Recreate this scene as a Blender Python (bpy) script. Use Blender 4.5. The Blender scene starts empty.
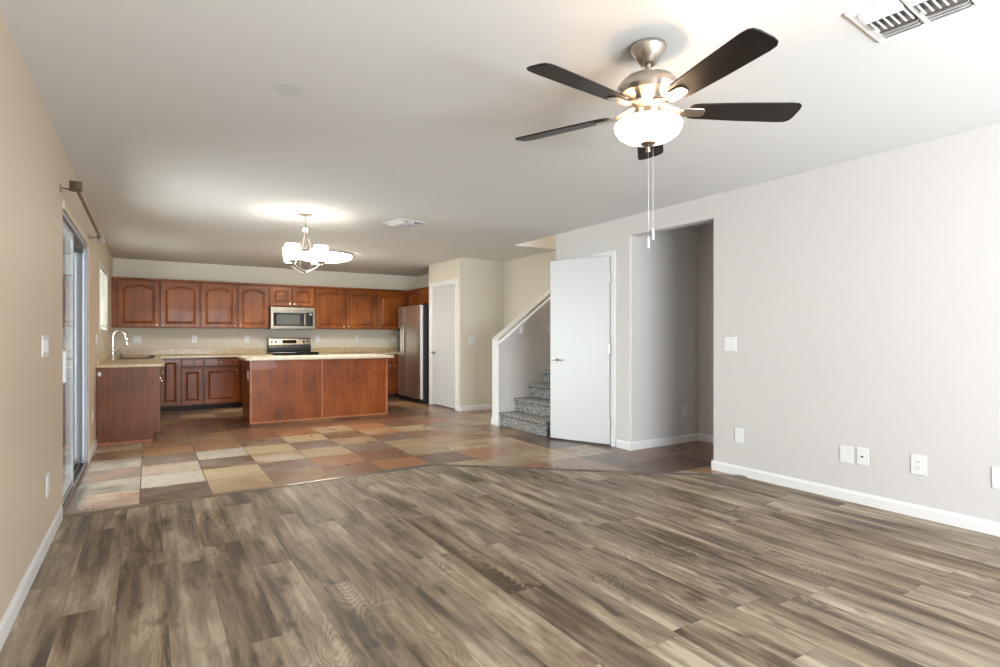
import bpy, bmesh, math, random
from mathutils import Vector, Matrix, noise
PI = math.pi
random.seed(7)
S = bpy.context.scene
C = S.collection
H = 2.44                                        # ceiling height

# ------------------------------------------------------------ camera
cam = bpy.data.cameras.new('camera'); cam_o = bpy.data.objects.new('camera', cam); C.objects.link(cam_o)
cam.sensor_width = 36.0; cam.lens = 563.0 / 1000 * 36.0
cam.shift_y = 0.0035; cam.clip_start = 0.02; cam.clip_end = 100
cam_o.location = (0, 0, 1.18); cam_o.rotation_euler = (PI/2, 0, -math.radians(32.01))
S.camera = cam_o

# ------------------------------------------------------------ world, daylight, exposure
S.view_settings.view_transform = 'Standard'; S.view_settings.look = 'None'
S.view_settings.exposure = 2.05; S.view_settings.gamma = 1.0
S.view_settings.use_curve_mapping = False
S.cycles.use_denoising = True
S.cycles.max_bounces = 8; S.cycles.diffuse_bounces = 6; S.cycles.glossy_bounces = 4
S.cycles.transparent_max_bounces = 12
S.cycles.sample_clamp_indirect = 6.0
S.cycles.caustics_reflective = False; S.cycles.caustics_refractive = False
W = bpy.data.worlds.new('world'); S.world = W; W.use_nodes = True
W.node_tree.nodes['Background'].inputs[0].default_value = (0.80, 0.88, 1.0, 1)
W.node_tree.nodes['Background'].inputs[1].default_value = 0.5

def area(name, loc, rot, sx, sy, power, col):
    l = bpy.data.lights.new(name, 'AREA'); l.shape = 'RECTANGLE'; l.size = sx; l.size_y = sy
    l.energy = power; l.color = col
    o = bpy.data.objects.new(name, l); C.objects.link(o); o.location = loc; o.rotation_euler = rot
    return o
# daylight through the windows behind the camera, through the sliding door, the kitchen window and upstairs, plus two added ceiling fills
area('daylight_rear', (1.0, -2.9, 1.7), (PI/2, 0, -0.22), 3.4, 1.9, 112, (0.95, 0.935, 1.0))
area('ceiling_fill_rear', (1.6, -3.1, 0.25), (PI/2+0.75, 0, -0.05), 4.0, 1.2, 146, (0.965, 0.945, 1.0))  # added upward fill behind the camera, lifts the ceiling
area('daylight_slider', (-2.6, 5.0, 1.5), (0, -PI/2, 0.15), 2.6, 4.5, 140, (0.95, 0.98, 1.0))
area('ceiling_fill_side', (-1.9, 5.4, 0.15), (0, -PI/2-0.75, 0), 1.2, 3.4, 22, (1.0, 0.98, 0.95))  # added low fill outside the sliding door, aimed up to brighten the ceiling
area('daylight_kitchen', (-1.2, 8.7, 1.75), (0, -PI/2, 0), 0.9, 1.4, 9, (1.0, 0.98, 0.94))
area('upstairs_light', (5.6, 5.9, 4.7), (0, 0, 0), 1.6, 0.7, 12, (1.0, 0.86, 0.60))

# ------------------------------------------------------------ materials
def new_mat(name):
    m = bpy.data.materials.new(name); m.use_nodes = True
    return m, m.node_tree, m.node_tree.nodes['Principled BSDF']
def N(nt, typ, **kw):
    n = nt.nodes.new(typ)
    for k, v in kw.items(): setattr(n, k, v)
    return n
def srgb(r, g, b):
    f = lambda c: (c/255/12.92) if c/255 <= 0.04045 else ((c/255+0.055)/1.055)**2.4
    return (f(r), f(g), f(b), 1)
def M_plain(name, col, rough=0.5, metal=0.0, bump=0.0, bscale=200, coat=0.0, spec=0.5, var=0.0):
    m, nt, p = new_mat(name)
    p.inputs['Base Color'].default_value = col; p.inputs['Roughness'].default_value = rough
    p.inputs['Metallic'].default_value = metal; p.inputs['Coat Weight'].default_value = coat
    p.inputs['Specular IOR Level'].default_value = spec
    tc = N(nt, 'ShaderNodeTexCoord')
    nz = N(nt, 'ShaderNodeTexNoise'); nz.inputs['Scale'].default_value = bscale; nz.inputs['Detail'].default_value = 4
    nt.links.new(tc.outputs['Object'], nz.inputs['Vector'])
    if bump:
        b = N(nt, 'ShaderNodeBump'); b.inputs['Strength'].default_value = bump; b.inputs['Distance'].default_value = 0.002
        nt.links.new(nz.outputs['Fac'], b.inputs['Height']); nt.links.new(b.outputs[0], p.inputs['Normal'])
    mr = N(nt, 'ShaderNodeMapRange'); mr.inputs['To Min'].default_value = max(0, rough-0.04); mr.inputs['To Max'].default_value = rough+0.04
    nt.links.new(nz.outputs['Fac'], mr.inputs['Value']); nt.links.new(mr.outputs[0], p.inputs['Roughness'])
    return m
def M_emit(name, col, strength, base=(0.9, 0.88, 0.82, 1)):
    m, nt, p = new_mat(name)
    p.inputs['Base Color'].default_value = base; p.inputs['Roughness'].default_value = 0.3
    p.inputs['Emission Color'].default_value = col; p.inputs['Emission Strength'].default_value = strength
    return m
def M_glass(name, tint=(0.93, 0.97, 0.95, 1)):
    m, nt, p = new_mat(name); nt.nodes.remove(p)
    out = nt.nodes['Material Output']
    tr = N(nt, 'ShaderNodeBsdfTransparent'); tr.inputs[0].default_value = tint
    gl = N(nt, 'ShaderNodeBsdfGlossy'); gl.inputs['Roughness'].default_value = 0.02
    lw = N(nt, 'ShaderNodeLayerWeight'); lw.inputs['Blend'].default_value = 0.5
    pw = N(nt, 'ShaderNodeMath', operation='POWER'); pw.inputs[1].default_value = 5.0; nt.links.new(lw.outputs['Facing'], pw.inputs[0])
    fr = N(nt, 'ShaderNodeMath', operation='MULTIPLY_ADD'); fr.inputs[1].default_value = 0.95; fr.inputs[2].default_value = 0.04; nt.links.new(pw.outputs[0], fr.inputs[0])
    mx = N(nt, 'ShaderNodeMixShader')
    nt.links.new(fr.outputs[0], mx.inputs[0]); nt.links.new(tr.outputs[0], mx.inputs[1]); nt.links.new(gl.outputs[0], mx.inputs[2])
    nt.links.new(mx.outputs[0], out.inputs[0])
    return m
def math_n(nt, op, a, b=None, c=None):
    n = N(nt, 'ShaderNodeMath', operation=op)
    for i, v in enumerate((a, b, c)):
        if v is None: continue
        if isinstance(v, (int, float)): n.inputs[i].default_value = v
        else: nt.links.new(v, n.inputs[i])
    return n.outputs[0]
def ramp(nt, fac, stops):
    r = N(nt, 'ShaderNodeValToRGB'); cr = r.color_ramp
    while len(cr.elements) < len(stops): cr.elements.new(0.5)
    for e, (pos, col) in zip(cr.elements, stops): e.position = pos; e.color = col
    nt.links.new(fac, r.inputs[0]); return r.outputs[0]
def mixc(nt, fac, a, b, blend='MIX'):
    n = N(nt, 'ShaderNodeMix', data_type='RGBA', blend_type=blend)
    for sock, v in ((n.inputs[0], fac), (n.inputs[6], a), (n.inputs[7], b)):
        if isinstance(v, (int, float)): sock.default_value = v
        elif isinstance(v, tuple): sock.default_value = v
        else: nt.links.new(v, sock)
    return n.outputs[2]

def M_wood(name, c_dark, c_mid, c_light, rough=0.34, axis='Z', scale=1.0, streak=1.0):
    """stained cabinet wood, grain running along one axis, soft mottling"""
    m, nt, p = new_mat(name)
    tc = N(nt, 'ShaderNodeTexCoord'); mp = N(nt, 'ShaderNodeMapping')
    nt.links.new(tc.outputs['Object'], mp.inputs[0])
    sc = {'Z': (30, 30, 1.6), 'X': (1.6, 30, 30), 'Y': (30, 1.6, 30)}[axis]
    mp.inputs['Scale'].default_value = [s*scale for s in sc]
    n1 = N(nt, 'ShaderNodeTexNoise'); n1.inputs['Scale'].default_value = 1.0; n1.inputs['Detail'].default_value = 6; n1.inputs['Roughness'].default_value = 0.65
    nt.links.new(mp.outputs[0], n1.inputs['Vector'])
    n2 = N(nt, 'ShaderNodeTexNoise'); n2.inputs['Scale'].default_value = 2.3; n2.inputs['Detail'].default_value = 2
    nt.links.new(tc.outputs['Object'], n2.inputs['Vector'])
    f = math_n(nt, 'MULTIPLY_ADD', n1.outputs[0], 0.65*streak, math_n(nt, 'MULTIPLY_ADD', n2.outputs[0], 0.6, 0.5-0.3-0.325*streak))
    col = ramp(nt, f, [(0.30, c_dark), (0.5, c_mid), (0.72, c_light)])
    nt.links.new(col, p.inputs['Base Color'])
    p.inputs['Roughness'].default_value = rough; p.inputs['Coat Weight'].default_value = 0.06; p.inputs['Specular IOR Level'].default_value = 0.26
    b = N(nt, 'ShaderNodeBump'); b.inputs['Strength'].default_value = 0.06; b.inputs['Distance'].default_value = 0.001
    nt.links.new(n1.outputs[0], b.inputs['Height']); nt.links.new(b.outputs[0], p.inputs['Normal'])
    return m

def M_vinyl():
    m, nt, p = new_mat('vinyl_planks')
    tc = N(nt, 'ShaderNodeTexCoord'); sx = N(nt, 'ShaderNodeSeparateXYZ'); nt.links.new(tc.outputs['Object'], sx.inputs[0])
    X, Y = sx.outputs[0], sx.outputs[1]
    PW, PL = 0.19, 1.22
    u = math_n(nt, 'DIVIDE', math_n(nt, 'SUBTRACT', X, 0.07), PW); ix = math_n(nt, 'FLOOR', u); fu = math_n(nt, 'SUBTRACT', u, ix)
    w1 = N(nt, 'ShaderNodeTexWhiteNoise', noise_dimensions='1D'); nt.links.new(ix, w1.inputs['W'])
    v = math_n(nt, 'ADD', math_n(nt, 'DIVIDE', Y, PL), math_n(nt, 'MULTIPLY', w1.outputs['Value'], 7.3))
    iy = math_n(nt, 'FLOOR', v); fv = math_n(nt, 'SUBTRACT', v, iy)
    cb = N(nt, 'ShaderNodeCombineXYZ'); nt.links.new(ix, cb.inputs[0]); nt.links.new(iy, cb.inputs[1])
    wn = N(nt, 'ShaderNodeTexWhiteNoise', noise_dimensions='3D'); nt.links.new(cb.outputs[0], wn.inputs['Vector'])
    wc = wn.outputs['Color']; wv = wn.outputs['Value']
    # plank-local coordinates, shifted per plank
    off = N(nt, 'ShaderNodeVectorMath', operation='MULTIPLY_ADD'); nt.links.new(wc, off.inputs[0])
    off.inputs[1].default_value = (37, 37, 37); nt.links.new(tc.outputs['Object'], off.inputs[2])
    def nz(scale, detail, rough, vec_scale, dist=0.0):
        mp = N(nt, 'ShaderNodeMapping'); mp.inputs['Scale'].default_value = vec_scale; nt.links.new(off.outputs[0], mp.inputs[0])
        n = N(nt, 'ShaderNodeTexNoise'); n.inputs['Scale'].default_value = scale; n.inputs['Detail'].default_value = detail
        n.inputs['Roughness'].default_value = rough; n.inputs['Distortion'].default_value = dist
        nt.links.new(mp.outputs[0], n.inputs['Vector']); return n.outputs[0]
    smoke = nz(1.0, 5, 0.60, (7.5, 1.25, 1), 0.3)          # dark smoky patches
    fine = nz(1.0, 5, 0.7, (80, 4.0, 1))                  # fine grain streaks
    streak = nz(1.0, 2, 0.5, (22, 0.9, 1))                # longer pale streaks
    ringf = nz(1.0, 1.0, 0.4, (7.0, 1.6, 1), 0.25)         # cathedral rings
    grain2 = nz(1.0, 4, 0.6, (38, 1.8, 1), 0.6)
    rings = math_n(nt, 'SINE', math_n(nt, 'MULTIPLY', ringf, 190.0))
    knotn = nz(1.0, 2, 0.5, (10.0, 4.0, 1))
    base = math_n(nt, 'MULTIPLY_ADD', smoke, 2.7, -0.82)
    base = math_n(nt, 'MULTIPLY_ADD', math_n(nt, 'SUBTRACT', wv, 0.5), 0.17, base)
    base = math_n(nt, 'MULTIPLY_ADD', math_n(nt, 'SUBTRACT', streak, 0.5), 0.75, base)
    base = math_n(nt, 'MULTIPLY_ADD', math_n(nt, 'SUBTRACT', fine, 0.5), 0.75, base)
    base = math_n(nt, 'MULTIPLY_ADD', math_n(nt, 'SUBTRACT', grain2, 0.5), 0.65, base)
    rmask = N(nt, 'ShaderNodeMapRange'); rmask.inputs['From Min'].default_value = 0.55; rmask.inputs['From Max'].default_value = 0.66
    nt.links.new(nz(1.0, 1, 0.5, (5.0, 1.1, 1)), rmask.inputs['Value'])
    base = math_n(nt, 'MULTIPLY_ADD', math_n(nt, 'MULTIPLY', rings, rmask.outputs[0]), 0.16, base)
    kn = N(nt, 'ShaderNodeMapRange'); kn.inputs['From Min'].default_value = 0.63; kn.inputs['From Max'].default_value = 0.74
    nt.links.new(knotn, kn.inputs['Value'])
    base = math_n(nt, 'MULTIPLY_ADD', kn.outputs[0], -0.38, base)
    col = ramp(nt, base, [(0.0, srgb(58, 46, 37)), (0.24, srgb(94, 79, 65)), (0.50, srgb(132, 115, 96)), (0.78, srgb(160, 143, 121)), (1.0, srgb(188, 173, 152))])
    hue = mixc(nt, 0.22, col, mixc(nt, wv, srgb(120, 100, 80), srgb(135, 130, 122)))
    # seams
    eu = math_n(nt, 'MULTIPLY', math_n(nt, 'MINIMUM', fu, math_n(nt, 'SUBTRACT', 1.0, fu)), PW)
    ev = math_n(nt, 'MULTIPLY', math_n(nt, 'MINIMUM', fv, math_n(nt, 'SUBTRACT', 1.0, fv)), PL)
    e = math_n(nt, 'MINIMUM', eu, ev)
    seam = N(nt, 'ShaderNodeMapRange'); seam.inputs['From Min'].default_value = 0.0006; seam.inputs['From Max'].default_value = 0.0022
    nt.links.new(e, seam.inputs['Value'])
    fin = mixc(nt, seam.outputs[0], mixc(nt, 0.42, hue, srgb(66, 55, 46)), hue)
    nt.links.new(fin, p.inputs['Base Color'])
    rr = N(nt, 'ShaderNodeMapRange'); rr.inputs['To Min'].default_value = 0.42; rr.inputs['To Max'].default_value = 0.58; p.inputs['Specular IOR Level'].default_value = 0.35
    nt.links.new(fine, rr.inputs['Value']); nt.links.new(rr.outputs[0], p.inputs['Roughness'])
    hgt = math_n(nt, 'ADD', math_n(nt, 'MULTIPLY', fine, 0.35), math_n(nt, 'MULTIPLY', seam.outputs[0], 1.0))
    b = N(nt, 'ShaderNodeBump'); b.inputs['Strength'].default_value = 0.18; b.inputs['Distance'].default_value = 0.0015
    nt.links.new(hgt, b.inputs['Height']); nt.links.new(b.outputs[0], p.inputs['Normal'])
    return m

TX0, TY0, TS = -0.05, 4.73, 0.457               # tile grid
def M_tile():
    m, nt, p = new_mat('slate_look_tiles')
    tc = N(nt, 'ShaderNodeTexCoord'); sx = N(nt, 'ShaderNodeSeparateXYZ'); nt.links.new(tc.outputs['Object'], sx.inputs[0])
    at = N(nt, 'ShaderNodeAttribute'); at.attribute_name = 'tile'
    at2 = N(nt, 'ShaderNodeAttribute'); at2.attribute_name = 'tile2'
    u = math_n(nt, 'DIVIDE', math_n(nt, 'SUBTRACT', sx.outputs[0], TX0), TS); fu = math_n(nt, 'FRACT', u)
    v = math_n(nt, 'DIVIDE', math_n(nt, 'SUBTRACT', sx.outputs[1], TY0), TS); fv = math_n(nt, 'FRACT', v)
    cb = N(nt, 'ShaderNodeCombineXYZ'); nt.links.new(math_n(nt, 'FLOOR', u), cb.inputs[0]); nt.links.new(math_n(nt, 'FLOOR', v), cb.inputs[1])
    wn = N(nt, 'ShaderNodeTexWhiteNoise', noise_dimensions='3D'); nt.links.new(cb.outputs[0], wn.inputs['Vector'])
    off = N(nt, 'ShaderNodeVectorMath', operation='MULTIPLY_ADD'); nt.links.new(wn.outputs['Color'], off.inputs[0])
    off.inputs[1].default_value = (31, 31, 31); nt.links.new(tc.outputs['Object'], off.inputs[2])
    n1 = N(nt, 'ShaderNodeTexNoise'); n1.inputs['Scale'].default_value = 3.6; n1.inputs['Detail'].default_value = 4; n1.inputs['Distortion'].default_value = 0.3
    nt.links.new(off.outputs[0], n1.inputs['Vector'])
    n2 = N(nt, 'ShaderNodeTexNoise'); n2.inputs['Scale'].default_value = 26; n2.inputs['Detail'].default_value = 6
    nt.links.new(off.outputs[0], n2.inputs['Vector'])
    mr = N(nt, 'ShaderNodeMapRange'); mr.inputs['From Min'].default_value = 0.34; mr.inputs['From Max'].default_value = 0.70
    nt.links.new(n1.outputs[0], mr.inputs['Value'])
    c1 = mixc(nt, mr.outputs[0], at.outputs['Color'], at2.outputs['Color'])
    c2 = mixc(nt, 0.5, c1, ramp(nt, n2.outputs[0], [(0.3, (0.25, 0.25, 0.25, 1)), (0.7, (0.8, 0.8, 0.8, 1))]), 'SOFT_LIGHT')
    eu = math_n(nt, 'MULTIPLY', math_n(nt, 'MINIMUM', fu, math_n(nt, 'SUBTRACT', 1.0, fu)), TS)
    ev = math_n(nt, 'MULTIPLY', math_n(nt, 'MINIMUM', fv, math_n(nt, 'SUBTRACT', 1.0, fv)), TS)
    e = math_n(nt, 'MINIMUM', eu, ev)
    seam = N(nt, 'ShaderNodeMapRange'); seam.inputs['From Min'].default_value = 0.0028; seam.inputs['From Max'].default_value = 0.0046
    nt.links.new(e, seam.inputs['Value'])
    fin = mixc(nt, seam.outputs[0], srgb(88, 68, 52), c2)
    nt.links.new(fin, p.inputs['Base Color'])
    rr = N(nt, 'ShaderNodeMapRange'); rr.inputs['To Min'].default_value = 0.20; rr.inputs['To Max'].default_value = 0.42
    nt.links.new(n1.outputs[0], rr.inputs['Value']); nt.links.new(rr.outputs[0], p.inputs['Roughness'])
    hgt = math_n(nt, 'ADD', math_n(nt, 'MULTIPLY', n1.outputs[0], 0.5), seam.outputs[0])
    b = N(nt, 'ShaderNodeBump'); b.inputs['Strength'].default_value = 0.25; b.inputs['Distance'].default_value = 0.002
    nt.links.new(hgt, b.inputs['Height']); nt.links.new(b.outputs[0], p.inputs['Normal'])
    return m

def M_speckle(name, stops, scale, rough, bump=0.0, detail=2):
    m, nt, p = new_mat(name)
    tc = N(nt, 'ShaderNodeTexCoord'); n1 = N(nt, 'ShaderNodeTexNoise'); n1.inputs['Scale'].default_value = scale
    n1.inputs['Detail'].default_value = detail; n1.inputs['Roughness'].default_value = 0.7
    nt.links.new(tc.outputs['Object'], n1.inputs['Vector'])
    nt.links.new(ramp(nt, n1.outputs[0], stops), p.inputs['Base Color']); p.inputs['Roughness'].default_value = rough
    if bump:
        b = N(nt, 'ShaderNodeBump'); b.inputs['Strength'].default_value = bump; b.inputs['Distance'].default_value = 0.01
        nt.links.new(n1.outputs[0], b.inputs['Height']); nt.links.new(b.outputs[0], p.inputs['Normal'])
    return m
def M_steel(name, col, rough, axis=(1, 1, 60)):
    m, nt, p = new_mat(name)
    p.inputs['Base Color'].default_value = col; p.inputs['Metallic'].default_value = 1.0
    tc = N(nt, 'ShaderNodeTexCoord'); mp = N(nt, 'ShaderNodeMapping'); mp.inputs['Scale'].default_value = axis
    nt.links.new(tc.outputs['Object'], mp.inputs[0])
    n1 = N(nt, 'ShaderNodeTexNoise'); n1.inputs['Scale'].default_value = 6; n1.inputs['Detail'].default_value = 3
    nt.links.new(mp.outputs[0], n1.inputs['Vector'])
    rr = N(nt, 'ShaderNodeMapRange'); rr.inputs['To Min'].default_value = rough-0.06; rr.inputs['To Max'].default_value = rough+0.08
    nt.links.new(n1.outputs[0], rr.inputs['Value']); nt.links.new(rr.outputs[0], p.inputs['Roughness'])
    return m

paint = M_plain('greige_wall_paint', srgb(205, 202, 202), 0.55, bump=0.10, bscale=90, spec=0.35)
beige = M_plain('beige_warm_lit_wall', srgb(208, 193, 172), 0.50, bump=0.10, bscale=90, spec=0.4)  # warm lamp light and bounce tinted into the wall colour
cream = M_plain('cream_warm_lit_wall', srgb(213, 207, 194), 0.55, bump=0.10, bscale=90, spec=0.35)  # greige walls under warm light, the warmth mixed into this tone
ceil_m = M_plain('ceiling_paint', srgb(217, 217, 218), 0.8, bump=0.15, bscale=70, spec=0.2)
disc_m = M_plain('pale_grey_plate', srgb(206, 207, 211), 0.7)
white = M_plain('white_trim_paint', srgb(225, 225, 227), 0.35)
doorw = M_plain('white_door_paint', srgb(198, 198, 201), 0.38)
plast = M_plain('white_plastic', srgb(226, 226, 227), 0.3)
slotm = M_plain('dark_slot', srgb(60, 56, 52), 0.6)
hole = M_plain('vent_dark', srgb(120, 115, 110), 0.9)
vinyl = M_vinyl(); tile = M_tile()
w_trim = M_wood('maple_edge', srgb(150, 92, 60), srgb(176, 112, 76), srgb(196, 132, 94), 0.34, 'Z', 0.6, 0.7)
strip_l = M_wood('strip_tan', srgb(98, 80, 64), srgb(118, 98, 80), srgb(138, 117, 97), 0.4, 'X')
strip_d = M_wood('strip_grey', srgb(76, 70, 66), srgb(94, 88, 82), srgb(112, 105, 98), 0.35, 'X')
carpet = M_speckle('grey_carpet', [(0.36, srgb(66, 64, 64)), (0.48, srgb(116, 114, 114)), (0.56, srgb(146, 144, 144)), (0.66, srgb(205, 203, 203))], 60, 0.95, 0.9)
counter = M_speckle('beige_laminate', [(0.35, srgb(178, 156, 122)), (0.5, srgb(194, 174, 140)), (0.65, srgb(208, 190, 158))], 16, 0.28, 0.0, 6)
counter_e = M_speckle('beige_laminate_pale', [(0.35, srgb(200, 190, 170)), (0.5, srgb(212, 203, 185)), (0.65, srgb(222, 214, 197))], 18, 0.25, 0.0, 6)
w_up = M_wood('maple_upper', srgb(84, 41, 14), srgb(132, 71, 27), srgb(172, 101, 44), 0.33, 'Z', 0.6, 0.7)
w_base = M_wood('maple_base', srgb(78, 37, 14), srgb(112, 58, 24), srgb(138, 76, 34), 0.34, 'Z', 0.6, 0.7)
w_pan = M_wood('maple_panel', srgb(88, 48, 26), srgb(116, 67, 38), srgb(138, 84, 50), 0.36, 'Z', 1.3, 1.0)
w_isl = M_wood('island_panel_wood', srgb(100, 48, 17), srgb(138, 70, 28), srgb(164, 90, 42), 0.36, 'Z', 1.5, 1.0)
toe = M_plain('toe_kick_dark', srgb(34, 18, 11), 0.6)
steel = M_steel('stainless', (0.30, 0.26, 0.21, 1), 0.28)
steel_v = M_steel('stainless_fridge', (0.72, 0.71, 0.70, 1), 0.34, (60, 60, 1))
nickel = M_steel('brushed_nickel', (0.50, 0.455, 0.41, 1), 0.30)
pewter = M_steel('pewter', (0.34, 0.31, 0.28, 1), 0.32)
bronze = M_steel('dark_bronze', (0.24, 0.205, 0.175, 1), 0.35)
chrome = M_steel('chrome', (0.85, 0.85, 0.85, 1), 0.08)
blackp = M_plain('black_plastic', srgb(22, 22, 23), 0.3)
blackg = M_plain('black_glass', srgb(12, 12, 13), 0.06, spec=0.6)
greyg = M_plain('oven_window', srgb(92, 94, 88), 0.12)
fridge_side = M_plain('fridge_side_charcoal', srgb(46, 46, 48), 0.42, bump=0.1, bscale=300)
blade_m = M_wood('blade_espresso', srgb(18, 14, 13), srgb(26, 20, 18), srgb(40, 30, 26), 0.42, 'X', 0.8)
bowl_m = M_emit('fan_bowl_lit', (1.0, 0.72, 0.45, 1), 2.0)
shade_m = M_emit('shade_lit', (1.0, 0.95, 0.86, 1), 0.75)
dome_m = M_emit('dome_lit', (1.0, 0.92, 0.76, 1), 10.0)
alum = M_plain('white_vinyl_frame', srgb(172, 174, 180), 0.4)
alumg = M_plain('grey_gasket', srgb(118, 122, 130), 0.5)
trackm = M_plain('dark_track', srgb(34, 32, 31), 0.45)
glass = M_glass('door_glass')
blindm = M_emit('blind_slats', (1, 1, 0.97, 1), 0.0, srgb(238, 238, 234))
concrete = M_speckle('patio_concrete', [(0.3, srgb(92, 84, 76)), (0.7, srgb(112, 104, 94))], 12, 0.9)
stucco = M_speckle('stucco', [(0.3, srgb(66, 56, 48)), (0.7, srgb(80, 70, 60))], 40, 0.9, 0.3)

# ------------------------------------------------------------ mesh helpers
ORG = {}
def I(u, w, d): return Vector((u, w, d))
class MB:
    """collects shapes in world coordinates; T maps local points to world"""
    def __init__(s, T=None): s.bm = bmesh.new(); s.T = T
    def v(s, p):
        p = Vector(p)
        if s.T is not None: p = s.T(p)
        return s.bm.verts.new(p)
    def face(s, vs):
        try: return s.bm.faces.new(vs)
        except ValueError: return None
    def box(s, x0, x1, y0, y1, z0, z1):
        p = [s.v((x, y, z)) for x in (x0, x1) for y in (y0, y1) for z in (z0, z1)]
        for f in ((0,1,3,2), (4,6,7,5), (0,4,5,1), (2,3,7,6), (0,2,6,4), (1,5,7,3)): s.face([p[i] for i in f])
        return s
    def prism(s, poly, a0, a1, axis='z'):
        """poly of 2D points extruded along an axis: z->(x,y), x->(y,z), y->(x,z)"""
        mk = {'z': lambda p, a: (p[0], p[1], a), 'x': lambda p, a: (a, p[0], p[1]), 'y': lambda p, a: (p[0], a, p[1])}[axis]
        A = [s.v(mk(p, a0)) for p in poly]; B = [s.v(mk(p, a1)) for p in poly]
        s.face(A[::-1]); s.face(B); n = len(poly)
        for i in range(n): s.face([A[i], A[(i+1) % n], B[(i+1) % n], B[i]])
        return s
    def lathe(s, prof, c=(0, 0, 0), seg=32, axis='z', sx=1, sy=1):
        rings = []
        for r, h in prof:
            ring = []
            for k in range(seg):
                a = 2*PI*k/seg; q = (r*math.cos(a)*sx, r*math.sin(a)*sy)
                pt = {'z': (q[0], q[1], h), 'x': (h, q[0], q[1]), 'y': (q[0], h, q[1])}[axis]
                ring.append(s.v(Vector(c) + Vector(pt)))
            rings.append(ring)
        for a, b in zip(rings, rings[1:]):
            for k in range(seg): s.face([a[k], a[(k+1) % seg], b[(k+1) % seg], b[k]])
        if prof[0][0] > 1e-4: s.face(rings[0][::-1])
        if prof[-1][0] > 1e-4: s.face(rings[-1])
        bmesh.ops.remove_doubles(s.bm, verts=s.bm.verts, dist=1e-5)
        return s
    def tube(s, pts, r, seg=10, closed=False, ell=1.0):
        pts = [Vector(p) for p in pts]; n = len(pts); rings = []; ref = None
        for i, p in enumerate(pts):
            if closed: t = pts[(i+1) % n] - pts[i-1]
            else: t = pts[min(i+1, n-1)] - pts[max(i-1, 0)]
            t.normalize()
            if ref is None:
                ref = Vector((0, 0, 1)) if abs(t.z) < 0.9 else Vector((1, 0, 0))
            a = t.cross(ref).normalized(); b = a.cross(t).normalized(); ref = b
            rr = r[i] if isinstance(r, (list, tuple)) else r
            rings.append([s.v(p + a*rr*math.cos(2*PI*k/seg)*ell + b*rr*math.sin(2*PI*k/seg)) for k in range(seg)])
        m = n if closed else n-1
        for i in range(m):
            A, B = rings[i], rings[(i+1) % n]
            for k in range(seg): s.face([A[k], A[(k+1) % seg], B[(k+1) % seg], B[k]])
        if not closed: s.face(rings[0][::-1]); s.face(rings[-1])
        return s
    def build(s, name, mat, parent=None, smooth=False, bevel=0.0, bseg=2, org=None):
        o_w = Vector((0, 0, 0))
        if parent is not None: o_w = ORG[parent.name]
        elif org is not None: o_w = Vector(org)
        bmesh.ops.recalc_face_normals(s.bm, faces=s.bm.faces)
        bmesh.ops.translate(s.bm, verts=s.bm.verts, vec=-o_w)
        me = bpy.data.meshes.new(name); s.bm.to_mesh(me); s.bm.free()
        me.materials.append(mat)
        if smooth:
            me.polygons.foreach_set('use_smooth', [True]*len(me.polygons))
            try: me.set_sharp_from_angle(angle=math.radians(35))
            except Exception: pass
        o = bpy.data.objects.new(name, me); C.objects.link(o)
        if parent is not None: o.parent = parent
        else: o.location = o_w
        ORG[o.name] = o_w
        if bevel:
            b = o.modifiers.new('bevel', 'BEVEL'); b.width = bevel; b.segments = bseg; b.limit_method = 'ANGLE'; b.angle_limit = math.radians(40)
            b.harden_normals = False
        return o
def tag(o, label=None, cat=None, group=None, kind=None):
    if label: o['label'] = label
    if cat: o['category'] = cat
    if group: o['group'] = group
    if kind: o['kind'] = kind
    return o
def thing(name, loc, label=None, cat=None, group=None, kind=None):
    o = bpy.data.objects.new(name, None); C.objects.link(o); o.location = loc; o.empty_display_size = 0.1
    ORG[o.name] = Vector(loc); return tag(o, label, cat, group, kind)
def struct(o): o['kind'] = 'structure'; return o

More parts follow.
